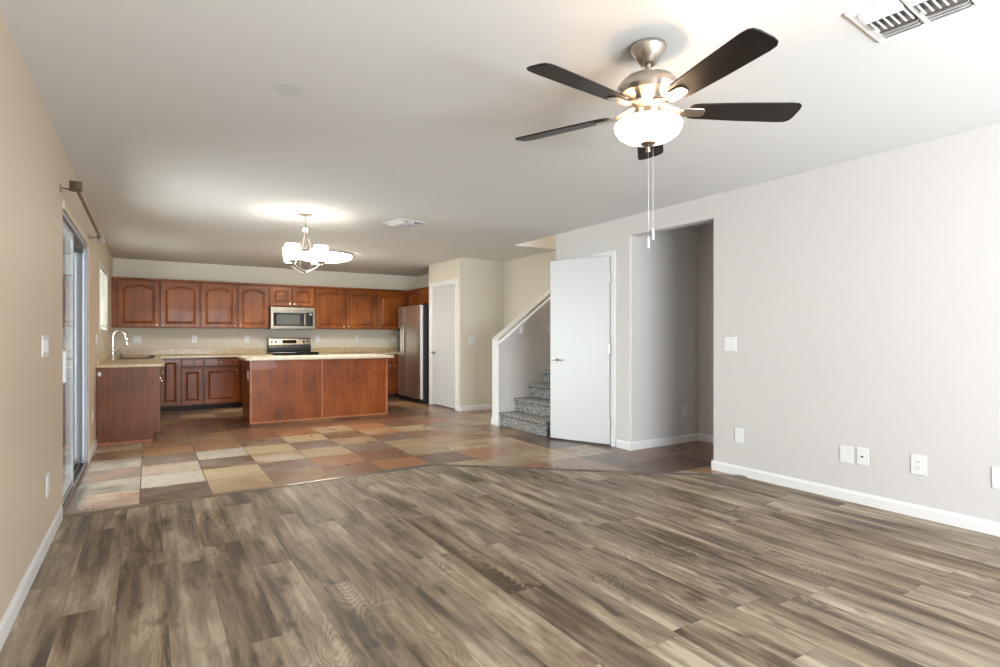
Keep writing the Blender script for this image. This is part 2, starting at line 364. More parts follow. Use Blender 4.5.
# ============================================================ THE SHELL
# floor: vinyl planks in the living room, tiles beyond the diagonal strip
mb = MB(); mb.prism([(-0.60, -2.4), (4.40, -2.4), (4.40, 2.80), (2.224, 4.715), (-0.60, 4.635)], -0.02, 0.004)
struct(mb.build('floor', vinyl))
COLS = {'W': (184, 172, 156), 'C': (182, 160, 127), 'T': (160, 128, 97), 'O': (168, 117, 82), 'R': (138, 93, 68), 'B': (120, 94, 76), 'D': (92, 71, 62), 'P': (166, 134, 117), 'G': (140, 127, 118)}
SECOND = {'W': 'GPC', 'C': 'TWC', 'T': 'CBO', 'O': 'RTO', 'R': 'BOD', 'B': 'DRG', 'D': 'BGD', 'P': 'WRG', 'G': 'WBG'}
SEEN = {  # (column, row): the two tones of that tile in the photograph
 (-1,-1):'PW',(-1,0):'PW',(-1,1):'GW',(-1,2):'PG',(-1,3):'WG',(-1,4):'TB', (0,0):'DG',(0,1):'WW',(0,2):'PW',(0,3):'BG',(0,4):'TO',(0,5):'TB',
 (1,0):'CT',(1,1):'CC',(1,2):'BG',(1,3):'WW',(1,4):'RT',(1,5):'TB',(1,6):'BT', (2,0):'TB',(2,1):'BG',(2,2):'TW',(2,3):'CC',(2,4):'BG',(2,5):'RB',(2,6):'RB',
 (3,0):'RB',(3,1):'OR',(3,2):'CC',(3,3):'BG',(3,4):'CC',(3,5):'OR',(3,6):'RB', (4,-1):'OO',(4,0):'OO',(4,1):'RB',(4,2):'BG',(4,3):'TC',(4,4):'BT',(4,5):'CC',(4,6):'BO',
 (5,-1):'CC',(5,0):'DB',(5,1):'CT',(5,2):'CT',(5,3):'BG',(5,4):'CO',(5,5):'OO',(5,6):'BR', (6,-2):'OR',(6,-1):'TC',(6,0):'OO',(6,1):'CT',(6,2):'TP',(6,3):'TR',(6,4):'CC',(6,5):'RB',(6,6):'BR',
 (7,-3):'OP',(7,-2):'PP',(7,-1):'CC',(7,0):'CT',(7,1):'CT',(7,2):'TB',(7,3):'GT',(7,4):'GB',(7,5):'RO',(7,6):'BT', (8,-3):'BD',(8,-2):'DG',(8,-1):'WT',(8,0):'DG',(8,1):'DB',(8,2):'BT',(8,3):'BG',(8,4):'GW',(8,5):'TG',
 (9,-4):'TO',(9,-3):'DD',(9,-2):'BR',(10,-4):'RO',(10,-3):'RB',(10,-2):'BB',(9,3):'TO',(9,4):'GW',(9,5):'TW',(10,3):'OT',(10,4):'WT',
 (0,6):'TB',(0,7):'BT',(0,8):'BR',(1,7):'BT',(1,8):'TB',(2,7):'BD',(2,8):'DR',(2,9):'TB',(1,9):'TB',(1,10):'TC',(0,9):'BT',(2,10):'BB',(2,11):'TC'}
bm = bmesh.new(); la = bm.loops.layers.float_color.new('tile'); lb = bm.loops.layers.float_color.new('tile2')
rt = random.Random(3)
for i in range(-2, 17):
    for j in range(-6, 15):
        x0, y0 = TX0 + i*TS, TY0 + j*TS; x1 = x0 + TS
        if i == -2: x0 = max(x0, -0.62)
        f = bm.faces.new([bm.verts.new(q) for q in ((x0, y0, 0), (x1, y0, 0), (x1, y0+TS, 0), (x0, y0+TS, 0))])
        k = SEEN.get((i, j))
        if not k:
            a = rt.choice('CTTORBBBG' if j < 6 else 'TBBRBDT'); k = a + rt.choice(SECOND[a])
        jit = rt.uniform(0.80, 0.92)
        for lp in f.loops:
            lp[la] = [min(1, c*jit) for c in srgb(*COLS[k[0]])[:3]] + [1]; lp[lb] = [min(1, c*jit) for c in srgb(*COLS[k[1]])[:3]] + [1]
bmesh.ops.remove_doubles(bm, verts=bm.verts, dist=1e-5)
me = bpy.data.meshes.new('floor_tile'); bm.to_mesh(me); bm.free(); me.materials.append(tile)
o = bpy.data.objects.new('floor_tile', me); C.objects.link(o); struct(o)

# transition strips
def strip(name, a, b, mat):
    a, b = Vector(a), Vector(b); d = (b-a).normalized(); n = Vector((-d.y, d.x, 0)); L = (b-a).length
    T = lambda p: a + d*p.x + n*p.y + Vector((0, 0, p.z))
    m = MB(T); m.prism([(-0.034, -0.001), (0.034, -0.001), (0.027, 0.010), (0, 0.014), (-0.027, 0.010)], 0, L, 'x')
    return struct(m.build(name, mat))
strip('trim_1', (-0.48, 4.632, 0), (1.66, 4.697, 0), strip_l)
strip('trim_2', (1.66, 4.697, 0), (2.235, 4.715, 0), strip_d)
strip('trim_3', (2.215, 4.72, 0), (4.27, 2.918, 0), strip_d)

# ceiling with the stairwell opening
mb = MB()
mb.box(-0.7, 4.26, -2.4, 11.1, H, H+0.25).box(4.26, 7.4, -2.4, 5.50, H, H+0.25).box(4.26, 7.4, 6.45, 11.1, H, H+0.25)
struct(mb.build('ceiling', ceil_m))
mb = MB(); mb.box(4.2, 7.4, 5.3, 6.55, 4.95, 5.05); struct(mb.build('ceiling_upstairs', ceil_m))

# left wall: sliding-door notch, kitchen window hole
SY0, SY1, SZ = 4.70, 6.50, 2.03
WY0, WY1, WZ0, WZ1 = 8.05, 9.40, 1.25, 2.04
mb = MB()
mb.prism([(-2.4, -0.05), (SY0, -0.05), (SY0, SZ), (SY1, SZ), (SY1, -0.05), (WY0, -0.05), (WY0, 2.5), (-2.4, 2.5)], -0.63, -0.48, 'x')
mb.box(-0.63, -0.48, WY0, WY1, -0.05, WZ0).box(-0.63, -0.48, WY0, WY1, WZ1, 2.5).box(-0.63, -0.48, WY1, 11.05, -0.05, 2.5)
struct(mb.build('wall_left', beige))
# right wall: passage opening and closet doorway, rounded corners
OY0, OY1, OZ = 3.246, 4.25, 2.237
mb = MB(); mb.prism([(-2.4, -0.06), (OY0, -0.06), (OY0, OZ), (OY1, OZ), (OY1, -0.06), (4.53, -0.06), (4.53, 2.07), (5.27, 2.07), (5.27, -0.06), (5.53, -0.06), (5.53, 2.52), (-2.4, 2.52)], 4.26, 4.39, 'x')
struct(mb.build('wall_right', paint, bevel=0.018, bseg=4))
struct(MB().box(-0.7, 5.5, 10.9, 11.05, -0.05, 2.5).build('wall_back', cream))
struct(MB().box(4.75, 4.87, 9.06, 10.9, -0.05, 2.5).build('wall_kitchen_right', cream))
# rear wall behind the camera with a wide window
mb = MB(); mb.box(-0.7, 0.3, -2.4, -2.25, 0, 2.5).box(3.7, 4.4, -2.4, -2.25, 0, 2.5).box(0.3, 3.7, -2.4, -2.25, 0, 0.12).box(0.3, 3.7, -2.4, -2.25, 2.2, 2.5)
struct(mb.build('wall_rear', paint))
w = thing('window_2', (2.0, -2.33, 0.12), kind='structure')
mb = MB()
for x in (0.3, 1.40, 2.55, 3.65): mb.box(x, x+0.05, -2.36, -2.30, 0.12, 2.2)
mb.box(0.3, 3.7, -2.36, -2.30, 0.12, 0.17).box(0.3, 3.7, -2.36, -2.30, 2.15, 2.2)
mb.build('window_frame', alum, w)
MB().box(0.33, 3.67, -2.334, -2.328, 0.15, 2.17).build('pane', glass, w)
# pantry block
PX, PY, PY2 = 4.20, 7.916, 9.085
DZ = 2.05
mb = MB(); mb.prism([(PY, -0.05), (8.06, -0.05), (8.06, DZ+0.01), (8.985, DZ+0.01), (8.985, -0.05), (PY2, -0.05), (PY2, 2.5), (PY, 2.5)], PX, PX+0.12, 'x')
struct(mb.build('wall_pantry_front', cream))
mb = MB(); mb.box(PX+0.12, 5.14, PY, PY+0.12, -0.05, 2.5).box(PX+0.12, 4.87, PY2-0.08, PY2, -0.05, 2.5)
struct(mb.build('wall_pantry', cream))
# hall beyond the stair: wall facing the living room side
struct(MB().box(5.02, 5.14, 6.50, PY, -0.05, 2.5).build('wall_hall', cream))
# passage walls
struct(MB().box(4.31, 5.45, OY1-0.0008, OY1+0.10, -0.05, 2.5).build('wall_passage_side', paint))
struct(MB().box(5.33, 5.45, 1.6, OY1-0.0008, -0.05, 2.5).build('wall_passage_end', paint))
struct(MB().box(4.39, 5.33, 1.6, 1.72, -0.05, 2.5).build('wall_passage_near', paint))
# stair walls
KX, KY, KY2 = 3.965, 6.37, 6.50
kz = lambda x: 1.13 + 0.733*(x-3.93)
mb = MB(); mb.prism([(KX, -0.05), (7.3, -0.05), (7.3, kz(7.3)), (KX, kz(KX))], KY, KY2, 'y')
struct(mb.build('wall_knee', paint))
struct(MB().box(4.36, 7.3, 5.43, 5.525, -0.05, 5.0).build('wall_stair_near', paint))
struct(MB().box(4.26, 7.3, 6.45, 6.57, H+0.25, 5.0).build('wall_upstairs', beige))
struct(MB().box(7.3, 7.4, 5.2, 6.6, -0.05, 5.0).build('wall_stair_end', paint))
struct(MB().box(4.14, 4.26, 5.30, 6.55, H+0.25, 5.0).build('wall_upstairs_end', paint))
# knee-wall end post (white) and sloping cap
mb = MB(); mb.box(KX-0.022, KX, KY-0.012, KY2+0.012, 0, kz(KX)-0.002).box(KX-0.034, KX, KY-0.018, KY2+0.018, 0, 0.10)
struct(mb.build('trim_4', white, bevel=0.004))
mb = MB(); sl = math.atan(0.733)
mb.prism([(KX-0.03, kz(KX-0.03)), (7.28, kz(7.28)), (7.28, kz(7.28)+0.022), (KX-0.03, kz(KX-0.03)+0.022)], KY-0.006, KY2+0.006, 'y')
struct(mb.build('trim_5', paint, bevel=0.006))

# baseboards
def base(name, a, b, n, h=0.085, t=0.012):
    a, b, n = Vector((*a, 0)), Vector((*b, 0)), Vector((*n, 0)); d = (b-a).normalized(); L = (b-a).length
    T = lambda p: a + d*p.x + n*p.y + Vector((0, 0, p.z))
    m = MB(T); m.prism([(0, 0), (t, 0), (t, h-0.02), (t*0.55, h-0.006), (t*0.35, h), (0, h)], 0, L, 'x')
    return struct(m.build(name, white))
base('baseboard_left', (-0.48, -2.25), (-0.48, 4.60), (1, 0), 0.09)
base('baseboard_left_kitchen', (-0.48, 6.57), (-0.48, 7.48), (1, 0), 0.085)
base('baseboard_right', (4.26, -2.25), (4.26, 3.245), (-1, 0))
base('baseboard_passage_corner', (4.26, 3.25), (4.39, 3.25), (0, 1))
base('baseboard_right_door', (4.26, 4.245), (4.26, 4.45), (-1, 0))
base('baseboard_passage_side', (4.25, 4.25), (5.33, 4.25), (0, -1))
base('baseboard_passage_end', (5.33, 1.72), (5.33, 4.25), (-1, 0))
base('baseboard_pantry', (4.20, PY), (5.02, PY), (0, -1))
base('baseboard_pantry_corner', (4.20, 7.916), (4.20, 7.985), (-1, 0))
base('baseboard_hall', (5.02, KY2), (5.02, PY), (-1, 0))

# door casings
def casing(mb, X, ya, yb, zt, w=0.062, t=0.016):
    mb.box(X-t, X, ya-w, ya, 0, zt).box(X-t, X, yb, yb+w, 0, zt).box(X-t, X, ya-w, yb+w, zt, zt+w)
    mb.box(X-0.002, X+0.12, ya-0.001, ya+0.014, 0, zt).box(X-0.002, X+0.12, yb-0.014, yb+0.001, 0, zt).box(X-0.002, X+0.12, ya, yb, zt-0.014, zt+0.001)
def lever(parent, T, flip=1):
    m = MB(T); m.lathe([(0.001, 0.012), (0.026, 0.012), (0.031, 0.006), (0.031, 0.0), (0.001, 0.0)], (0, 0, 0), 24, 'y')
    m.lathe([(0.010, 0.01), (0.010, 0.05), (0.001, 0.052)], (0, 0, 0), 16, 'y')
    m.tube([(0, 0.044, 0), (0.03*flip, 0.048, 0.002), (0.07*flip, 0.046, 0.004), (0.115*flip, 0.040, -0.004)], [0.010, 0.009, 0.008, 0.006], 10)
    return m.build('lever_handle', pewter, parent, smooth=True)
def hinge(parent, x, y, z):
    m = MB(); m.lathe([(0.001, -0.045), (0.006, -0.045), (0.006, 0.045), (0.001, 0.045)], (x, y, z), 10); return m.build('hinge', nickel, parent, smooth=True)
# pantry door
d1 = thing('door_1', (PX, 8.5, 0), kind='structure')
MB().box(PX+0.012, PX+0.047, 8.075, 8.97, 0.022, DZ-0.008).build('slab', doorw, d1, bevel=0.002)
m = MB(); casing(m, PX, 8.06, 8.985, DZ); m.build('casing', white, d1, bevel=0.003)
lever(d1, lambda p: Vector((PX+0.012-p.y, 8.905-p.x, 0.915+p.z)))
for z in (0.25, 1.05, 1.82): hinge(d1, PX+0.008, 8.068, z)
# closet door under the stair, standing ajar
d2 = thing('door_2', (4.25, 4.53, 0), kind='structure')
m = MB(); casing(m, 4.26, 4.53, 5.27, DZ); m.build('casing', white, d2, bevel=0.003)
ha = math.radians(22.3); hd = Vector((-math.sin(ha), math.cos(ha), 0)); hn = Vector((-math.cos(ha), -math.sin(ha), 0))
hp = Vector((4.236, 4.535, 0))
DT = lambda p: hp + hd*p.x + hn*p.y + Vector((0, 0, p.z))
MB(DT).box(0.0, 0.735, -0.018, 0.017, 0.020, DZ+0.005).build('slab', doorw, d2, bevel=0.002)
lever(d2, lambda p: DT(Vector((0.672-p.x*1.0, 0.017+p.y, 0.915+p.z))))
for z in (0.25, 1.05, 1.82): q = DT(Vector((-0.004, 0.014, 0))); hinge(d2, q.x, q.y, z)

# sliding patio door
d3 = thing('door_3', (-0.48, 5.6, 0), kind='structure')
m = MB()   # outer frame: jambs with channels, head, casing
for (a, b) in ((-0.50, -0.515), (-0.540, -0.550), (-0.575, -0.620)):
    m.box(b, a, SY1-0.045, SY1, 0.0, SZ)
m.box(-0.62, -0.482, SY1-0.022, SY1, 0.0, SZ).box(-0.62, -0.482, SY0, SY0+0.022, 0, SZ).box(-0.62, -0.482, SY0, SY1, SZ-0.03, SZ)
m.build('door_frame', alum, d3, bevel=0.002)
m = MB(); m.box(-0.488, -0.470, SY1, SY1+0.055, 0, SZ+0.055).box(-0.488, -0.470, SY0, SY1, SZ, SZ+0.055)
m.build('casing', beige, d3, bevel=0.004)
m = MB()
for x in (-0.60, -0.555, -0.525): m.box(x-0.005, x+0.005, SY1-0.047, SY1-0.02, 0.03, SZ-0.04)
m.build('gasket', alumg, d3)
m = MB(); m.box(-0.62, -0.485, SY0, SY1, -0.004, 0.012).box(-0.575, -0.567, SY0, SY1, 0.012, 0.03).box(-0.62, -0.56, SY1-0.35, SY1-0.04, 0.012, 0.05)
m.build('track', trackm, d3)
m = MB(); m.box(-0.495, -0.480, SY0, SY1, 0.0, 0.022).box(-0.536, -0.530, SY0, SY1, 0.01, 0.028); m.build('sill_rail', nickel, d3)
m = MB(); m.box(-0.57, -0.51, SY0+0.01, SY1-0.05, SZ-0.075, SZ-0.03); m.build('head_track', trackm, d3)
def panel(name, x0, x1, y0, y1, handle):
    m = MB(); st = 0.06
    m.box(x0, x1, y0, y0+st, 0.03, SZ-0.05).box(x0, x1, y1-st, y1, 0.03, SZ-0.05).box(x0, x1-0.003, y0+st, y1-st, 0.03, 0.085).box(x0, x1-0.003, y0+st, y1-st, SZ-0.09, SZ-0.05)
    p = m.build(name, alum, d3, bevel=0.003)
    xm = x1-0.006
    MB().box(xm-0.004, xm+0.004, y0+st-0.005, y1-st+0.005, 0.07, SZ-0.085).build('pane', glass, p)
    if handle:
        MB().box(x1, x1+0.006, y0+0.01, y0+0.052, 0.86, 1.10).box(x1+0.004, x1+0.024, y0+0.018, y0+0.034, 0.875, 1.085).build('handle', plast, p, bevel=0.004)
panel('sliding_panel', -0.535, -0.490, SY0+0.025, 5.47, True)
panel('fixed_panel', -0.590, -0.552, 5.41, SY1-0.03, False)

# kitchen window with blind
w1 = thing('window_1', (-0.55, 8.72, WZ0), kind='structure')
m = MB(); f = 0.04
m.box(-0.61, -0.57, WY0, WY0+f, WZ0, WZ1).box(-0.61, -0.57, WY1-f, WY1, WZ0, WZ1).box(-0.61, -0.57, WY0, WY1, WZ0, WZ0+f).box(-0.61, -0.57, WY0, WY1, WZ1-f, WZ1).box(-0.60, -0.575, 8.71, 8.74, WZ0, WZ1)
m.build('window_frame', alum, w1)
MB().box(-0.594, -0.588, WY0+0.03, WY1-0.03, WZ0+0.03, WZ1-0.03).build('pane', glass, w1)
m = MB(); m.box(-0.62, -0.470, WY0, WY1, WZ0-0.02, WZ0).box(-0.484, -0.474, WY0-0.03, WY0, WZ0, WZ1+0.03).box(-0.484, -0.474, WY1, WY1+0.03, WZ0, WZ1+0.03).box(-0.484, -0.474, WY0-0.03, WY1+0.03, WZ1, WZ1+0.03)
m.build('window_sill', white, w1)
bl = thing('window_blind', (-0.50, 8.72, WZ1), 'white horizontal slat blind in the small window above the sink', 'window blind')
MB().box(-0.525, -0.485, WY0+0.01, WY1-0.01, WZ1-0.045, WZ1-0.002).build('headrail', white, bl)
m = MB(); k = WZ1-0.07
while k > WZ0+0.04:
    T0 = (-0.505, k)
    m.prism([(-0.505-0.020, k-0.012), (-0.505+0.020, k+0.012), (-0.505+0.020, k+0.0145), (-0.505-0.020, k-0.0095)], WY0+0.012, WY1-0.012, 'y'); k -= 0.036
m.build('slats', blindm, bl)
MB().box(-0.52, -0.49, WY0+0.012, WY1-0.012, WZ0+0.008, WZ0+0.026).build('bottom_rail', white, bl)

# patio outside
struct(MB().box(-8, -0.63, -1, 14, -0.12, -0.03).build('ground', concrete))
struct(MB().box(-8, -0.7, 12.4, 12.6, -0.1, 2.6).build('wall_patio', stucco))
struct(MB().box(-4.5, -0.63, 2.5, 12.4, 2.95, 3.1).build('roof_sky_blocker', stucco))  # unseen roof, added to cover the sky and dim the outside

# ============================================================ KITCHEN
def panel_door(mb, T, a, b, z0, z1, arch=0.0, th=0.02, rail=0.055):
    """raised-panel door front: a..b wide, z0..z1 tall, face at depth th (T maps u, depth, z)"""
    old = mb.T; mb.T = T
    NN = 10 if arch else 1
    c = (a+b)/2
    def loop(ins, d):
        x0, x1, zb, zt = a+ins, b-ins, z0+ins, z1-ins
        pts = [(x0, zb), (x1, zb)]
        for k in range(NN+1):
            x = x1 + (x0-x1)*k/NN; t = (x-c)/((x1-x0)/2)
            drop = 0.0
            if arch and ins > rail*0.5: drop = arch*(t*t)
            pts.append((x, zt-drop))
        return [mb.v((x, d, z)) for x, z in pts]
    L = [loop(0, 0), loop(0, th-0.004), loop(0.005, th), loop(rail, th), loop(rail+0.006, th-0.013), loop(rail+0.014, th-0.014), loop(rail+0.036, th-0.001)]
    for A, B in zip(L, L[1:]):
        n = len(A)
        for k in range(n): mb.face([A[k], A[(k+1) % n], B[(k+1) % n], B[k]])
    mb.face(L[-1]); mb.face(L[0][::-1]); mb.T = old
def flat_front(mb, T, a, b, z0, z1, th=0.02):
    old = mb.T; mb.T = T
    def loop(i, d): return [mb.v(p) for p in ((a+i, d, z0+i), (b-i, d, z0+i), (b-i, d, z1-i), (a+i, d, z1-i))]
    L = [loop(0, 0), loop(0, th-0.006), loop(0.010, th)]
    for A, B in zip(L, L[1:]):
        for k in range(4): mb.face([A[k], A[(k+1) % 4], B[(k+1) % 4], B[k]])
    mb.face(L[-1]); mb.face(L[0][::-1]); mb.T = old
def knob(parent, T, u, z, d=0.02):
    m = MB(T); m.lathe([(0.001, d+0.026), (0.010, d+0.024), (0.014, d+0.018), (0.012, d+0.013), (0.006, d+0.009), (0.006, d), (0.001, d)], (u, 0, z), 16, 'y')
    return m.build('knob', chrome, parent, smooth=True)
FB = lambda Y: (lambda p: Vector((p.x, Y-p.y, p.z)))         # faces the camera (-Y)
FL = lambda X: (lambda p: Vector((X-p.y, p.x, p.z)))         # faces -X, u = Y
FR = lambda X: (lambda p: Vector((X+p.y, p.x, p.z)))         # faces +X, u = Y
FK = lambda Y: (lambda p: Vector((p.x, Y+p.y, p.z)))         # faces +Y

UB, UT = 1.33, 2.085
def upper(x0, x1, doors, label, z0=UB, arch=0.05, crown=True):
    c = thing('upper_cabinet', (x0, 10.6, z0), label, 'kitchen cabinet', 'wall cabinets along the back kitchen wall')
    MB().box(x0, x1, 10.59, 10.897, z0, UT).build('body', w_up, c, bevel=0.002)
    for (a, b, ks) in doors:
        m = MB(); panel_door(m, FB(10.588), a, b, z0+0.006, UT-0.012, arch, rail=min(0.06, (b-a)*0.16))
        d = m.build('door', w_up, c)
        knob(d, FB(10.588), b-0.028 if ks > 0 else a+0.028, z0+0.045)
    return c
upper(-0.478, 0.160, [(-0.40, 0.150, 1)], 'reddish wooden wall cabinet nearest the window, one arched panel door')
upper(0.160, 0.735, [(0.172, 0.725, -1)], 'reddish wooden wall cabinet, second from the window, one arched door')
upper(0.735, 1.812, [(0.749, 1.289, 1), (1.313, 1.796, -1)], 'two-door reddish wall cabinet directly left of the microwave')
upper(1.812, 2.590, [(1.828, 2.190, 1), (2.208, 2.574, -1)], 'short two-door wall cabinet directly above the microwave', 1.725, 0.035)
upper(2.590, 3.790, [(2.606, 3.160, 1), (3.190, 3.772, -1)], 'two-door reddish wall cabinet directly right of the microwave')
upper(3.790, 4.420, [(3.812, 4.377, -1)], 'reddish wall cabinet in the corner beside the refrigerator, single door')
uc = thing('upper_cabinet', (4.42, 9.1, 1.80), 'short reddish wall cabinet above the refrigerator', 'kitchen cabinet')
MB().box(4.42, 4.748, 9.10, 10.585, 1.80, UT).build('body', w_up, uc, bevel=0.002)
for (a, b, k) in ((9.14, 9.50, 1), (9.52, 9.93, -1), (9.95, 10.42, 1)):
    m = MB(); panel_door(m, FL(4.418), a, b, 1.806, UT-0.012, 0.0, rail=0.05); m.build('door', w_up, uc)
m = MB(); m.prism([(-0.478, 10.55), (4.38, 10.55), (4.38, 9.09), (4.748, 9.09), (4.748, 10.898), (-0.478, 10.898)], UT, UT+0.028)
tag(m.build('cornice', w_up, bevel=0.006), 'dark reddish wooden cornice running along the tops of the wall cabinets', 'cornice')

CT0, CT1 = 0.845, 0.880
# base cabinets: left run (sink), back run left of range, back run right of range
def base_box(m, x0, x1, y0, y1): m.box(x0, x1, y0, y1, 0.10, CT0)
sc = thing('sink_base_cabinet', (-0.2, 7.5, 0), 'long reddish base cabinet along the window wall, plain end panel towards the room', 'kitchen cabinet')
m = MB(); m.prism([(-0.478, 0), (0.045, 0), (0.045, 0.105), (0.118, 0.105), (0.118, CT0), (-0.478, CT0)], 7.50, 7.52, 'y')
m.build('end_panel', w_pan, sc, bevel=0.002)
MB().box(-0.478, 0.095, 7.52, 10.27, 0.105, CT0-0.2).box(-0.478, 0.095, 7.52, 8.9, CT0-0.2, CT0).box(-0.478, 0.095, 9.9, 10.27, CT0-0.2, CT0).build('body', w_base, sc)
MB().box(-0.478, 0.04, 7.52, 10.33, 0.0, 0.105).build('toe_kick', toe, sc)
MB().box(-0.478, 0.046, 7.492, 7.50, 0.0, 0.022).build('shoe_moulding', w_trim, sc)
ys = [7.53, 8.05, 8.60, 9.20, 9.75, 10.22]
for a, b in zip(ys, ys[1:]):
    m = MB(); flat_front(m, FR(0.096), a+0.008, b-0.008, 0.70, 0.835); m.build('drawer', w_base, sc)
    m = MB(); panel_door(m, FR(0.096), a+0.008, b-0.008, 0.115, 0.685); d = m.build('door', w_base, sc); knob(d, FR(0.096), b-0.04, 0.64)
bc = thing('base_cabinet', (0.2, 10.3, 0), 'reddish base cabinet run between sink run and range, with drawers over doors', 'kitchen cabinet', 'base cabinets along the back kitchen wall')
MB().box(0.10, 1.815, 10.32, 10.897, 0.08, CT0).build('body', w_base, bc)
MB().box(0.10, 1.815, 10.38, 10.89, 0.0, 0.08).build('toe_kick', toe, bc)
m = MB(); panel_door(m, FB(10.32), 0.16, 0.432, 0.09, 0.825, rail=0.05); d = m.build('door', w_base, bc); knob(d, FB(10.32), 0.195, 0.62)
for a, b, kx in ((0.453, 0.749, 0.71), (0.771, 1.291, 1.25), (1.320, 1.790, 1.36)):
    m = MB(); flat_front(m, FB(10.32), a, b, 0.695, 0.830); d = m.build('drawer', w_base, bc); knob(d, FB(10.32), (a+b)/2, 0.762)
    m = MB(); panel_door(m, FB(10.32), a, b, 0.09, 0.675, rail=0.055); d = m.build('door', w_base, bc); knob(d, FB(10.32), kx, 0.625)
bc2 = thing('base_cabinet', (2.6, 10.3, 0), 'base cabinet run between the range and the refrigerator, mostly behind the island', 'kitchen cabinet', 'base cabinets along the back kitchen wall')
MB().box(2.600, 4.745, 10.32, 10.897, 0.08, CT0).build('body', w_base, bc2)
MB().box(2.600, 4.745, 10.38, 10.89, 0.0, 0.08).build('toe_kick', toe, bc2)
for a, b, kx in ((2.62, 3.10, 3.06), (3.12, 3.60, 3.16), (3.62, 3.98, 3.94), (4.0, 4.42, 4.04)):
    m = MB(); flat_front(m, FB(10.32), a, b, 0.695, 0.830); d = m.build('drawer', w_base, bc2); knob(d, FB(10.32), (a+b)/2, 0.762)
    m = MB(); panel_door(m, FB(10.32), a, b, 0.09, 0.675, rail=0.055); d = m.build('door', w_base, bc2); knob(d, FB(10.32), kx, 0.625)
# worktops
SX0, SX1, SKY0, SKY1 = -0.34, 0.05, 8.98, 9.78          # sink cut-out
m = MB(); m.prism([(-0.478, 7.455), (0.135, 7.455), (0.160, 7.480), (0.160, 8.98), (-0.478, 8.98)], CT0, CT1)
m.box(-0.478, SX0, SKY0, SKY1, CT0, CT1).box(SX1, 0.160, SKY0, SKY1, CT0, CT1).prism([(-0.478, SKY1), (0.160, SKY1), (0.160, 10.265), (1.818, 10.265), (1.818, 10.898), (-0.478, 10.898)], CT0, CT1)
wt = m.build('worktop', counter, bevel=0.006, org=(-0.2, 9.0, CT0)); tag(wt, 'L-shaped beige worktop around the sink and left of the range', 'worktop')
def splash(x0, x1, y0, y1, label):
    tag(MB().box(x0, x1, y0, y1, CT1, 0.975).build('backsplash', counter, bevel=0.003, org=((x0+x1)/2, (y0+y1)/2, CT1)), label, 'backsplash')
splash(-0.457, 1.818, 10.878, 10.898, 'beige upstand along the back wall left of the range')
splash(-0.478, -0.458, 7.50, 10.898, 'beige upstand along the window wall behind the faucet')
splash(2.592, 4.745, 10.878, 10.898, 'beige upstand along the back wall between range and refrigerator')
m = MB(); m.box(2.592, 4.745, 10.265, 10.898, CT0, CT1); wt = m.build('worktop', counter, bevel=0.006, org=(3.6, 10.5, CT0)); tag(wt, 'beige worktop right of the range reaching towards the refrigerator', 'worktop')
# sink
sk = thing('kitchen_sink', (-0.15, 9.38, CT1), 'stainless steel sink set in the worktop under the window', 'sink')
m = MB(); x0, x1, y0, y1 = SX0-0.018, SX1+0.018, SKY0-0.018, SKY1+0.018
def ring(m, x0, x1, y0, y1, z): return [m.v(p) for p in ((x0, y0, z), (x1, y0, z), (x1, y1, z), (x0, y1, z))]
Ls = [ring(m, x0, x1, y0, y1, CT1+0.0005), ring(m, x0, x1, y0, y1, CT1+0.004), ring(m, x0+0.02, x1-0.02, y0+0.02, y1-0.02, CT1+0.003), ring(m, SX0+0.02, SX1-0.02, SKY0+0.02, SKY1-0.02, CT1-0.02), ring(m, SX0+0.035, SX1-0.035, SKY0+0.035, SKY1-0.035, CT1-0.18)]
for A, B in zip(Ls, Ls[1:]):
    for k in range(4): m.face([A[k], A[(k+1) % 4], B[(k+1) % 4], B[k]])
m.face(Ls[-1]); m.build('basin', steel, sk, bevel=0.004)
m = MB(); m.lathe([(0.001, 0.0), (0.045, 0.0), (0.045, 0.004), (0.02, 0.006), (0.001, 0.006)], (-0.145, 9.38, CT1-0.179), 20); m.build('drain', blackp, sk, smooth=True)
# faucet
fx, fy = -0.400, 9.10
fc = thing('faucet', (fx, fy, CT1), 'chrome gooseneck faucet standing at the sink under the window', 'faucet')
m = MB(); m.lathe([(0.001, 0), (0.030, 0), (0.030, 0.008), (0.021, 0.022), (0.019, 0.085), (0.023, 0.09), (0.023, 0.12), (0.013, 0.135), (0.001, 0.135)], (fx, fy, CT1), 20); m.build('faucet_body', chrome, fc, smooth=True)
pts = [(fx, fy, CT1+0.12), (fx, fy, CT1+0.20), (fx, fy, CT1+0.285)]
for k in range(1, 13):
    a = PI - k*PI*0.96/12; pts.append((fx+0.072+0.072*math.cos(a), fy, CT1+0.285+0.095*math.sin(a)))
m = MB(); m.tube(pts, 0.0155, 12); m.build('spout', chrome, fc, smooth=True)
e = Vector(pts[-1]); m = MB(); m.tube([e, e+Vector((0.004, 0, -0.02)), e+Vector((0.014, 0, -0.08)), e+Vector((0.018, 0, -0.115))], [0.016, 0.023, 0.028, 0.024], 14); sp = m.build('spray_head', chrome, fc, smooth=True)
m = MB(); m.tube([(fx+0.018, fy, CT1+0.10), (fx+0.05, fy, CT1+0.118), (fx+0.092, fy-0.01, CT1+0.145)], [0.010, 0.008, 0.006], 10); m.build('handle', chrome, fc, smooth=True)
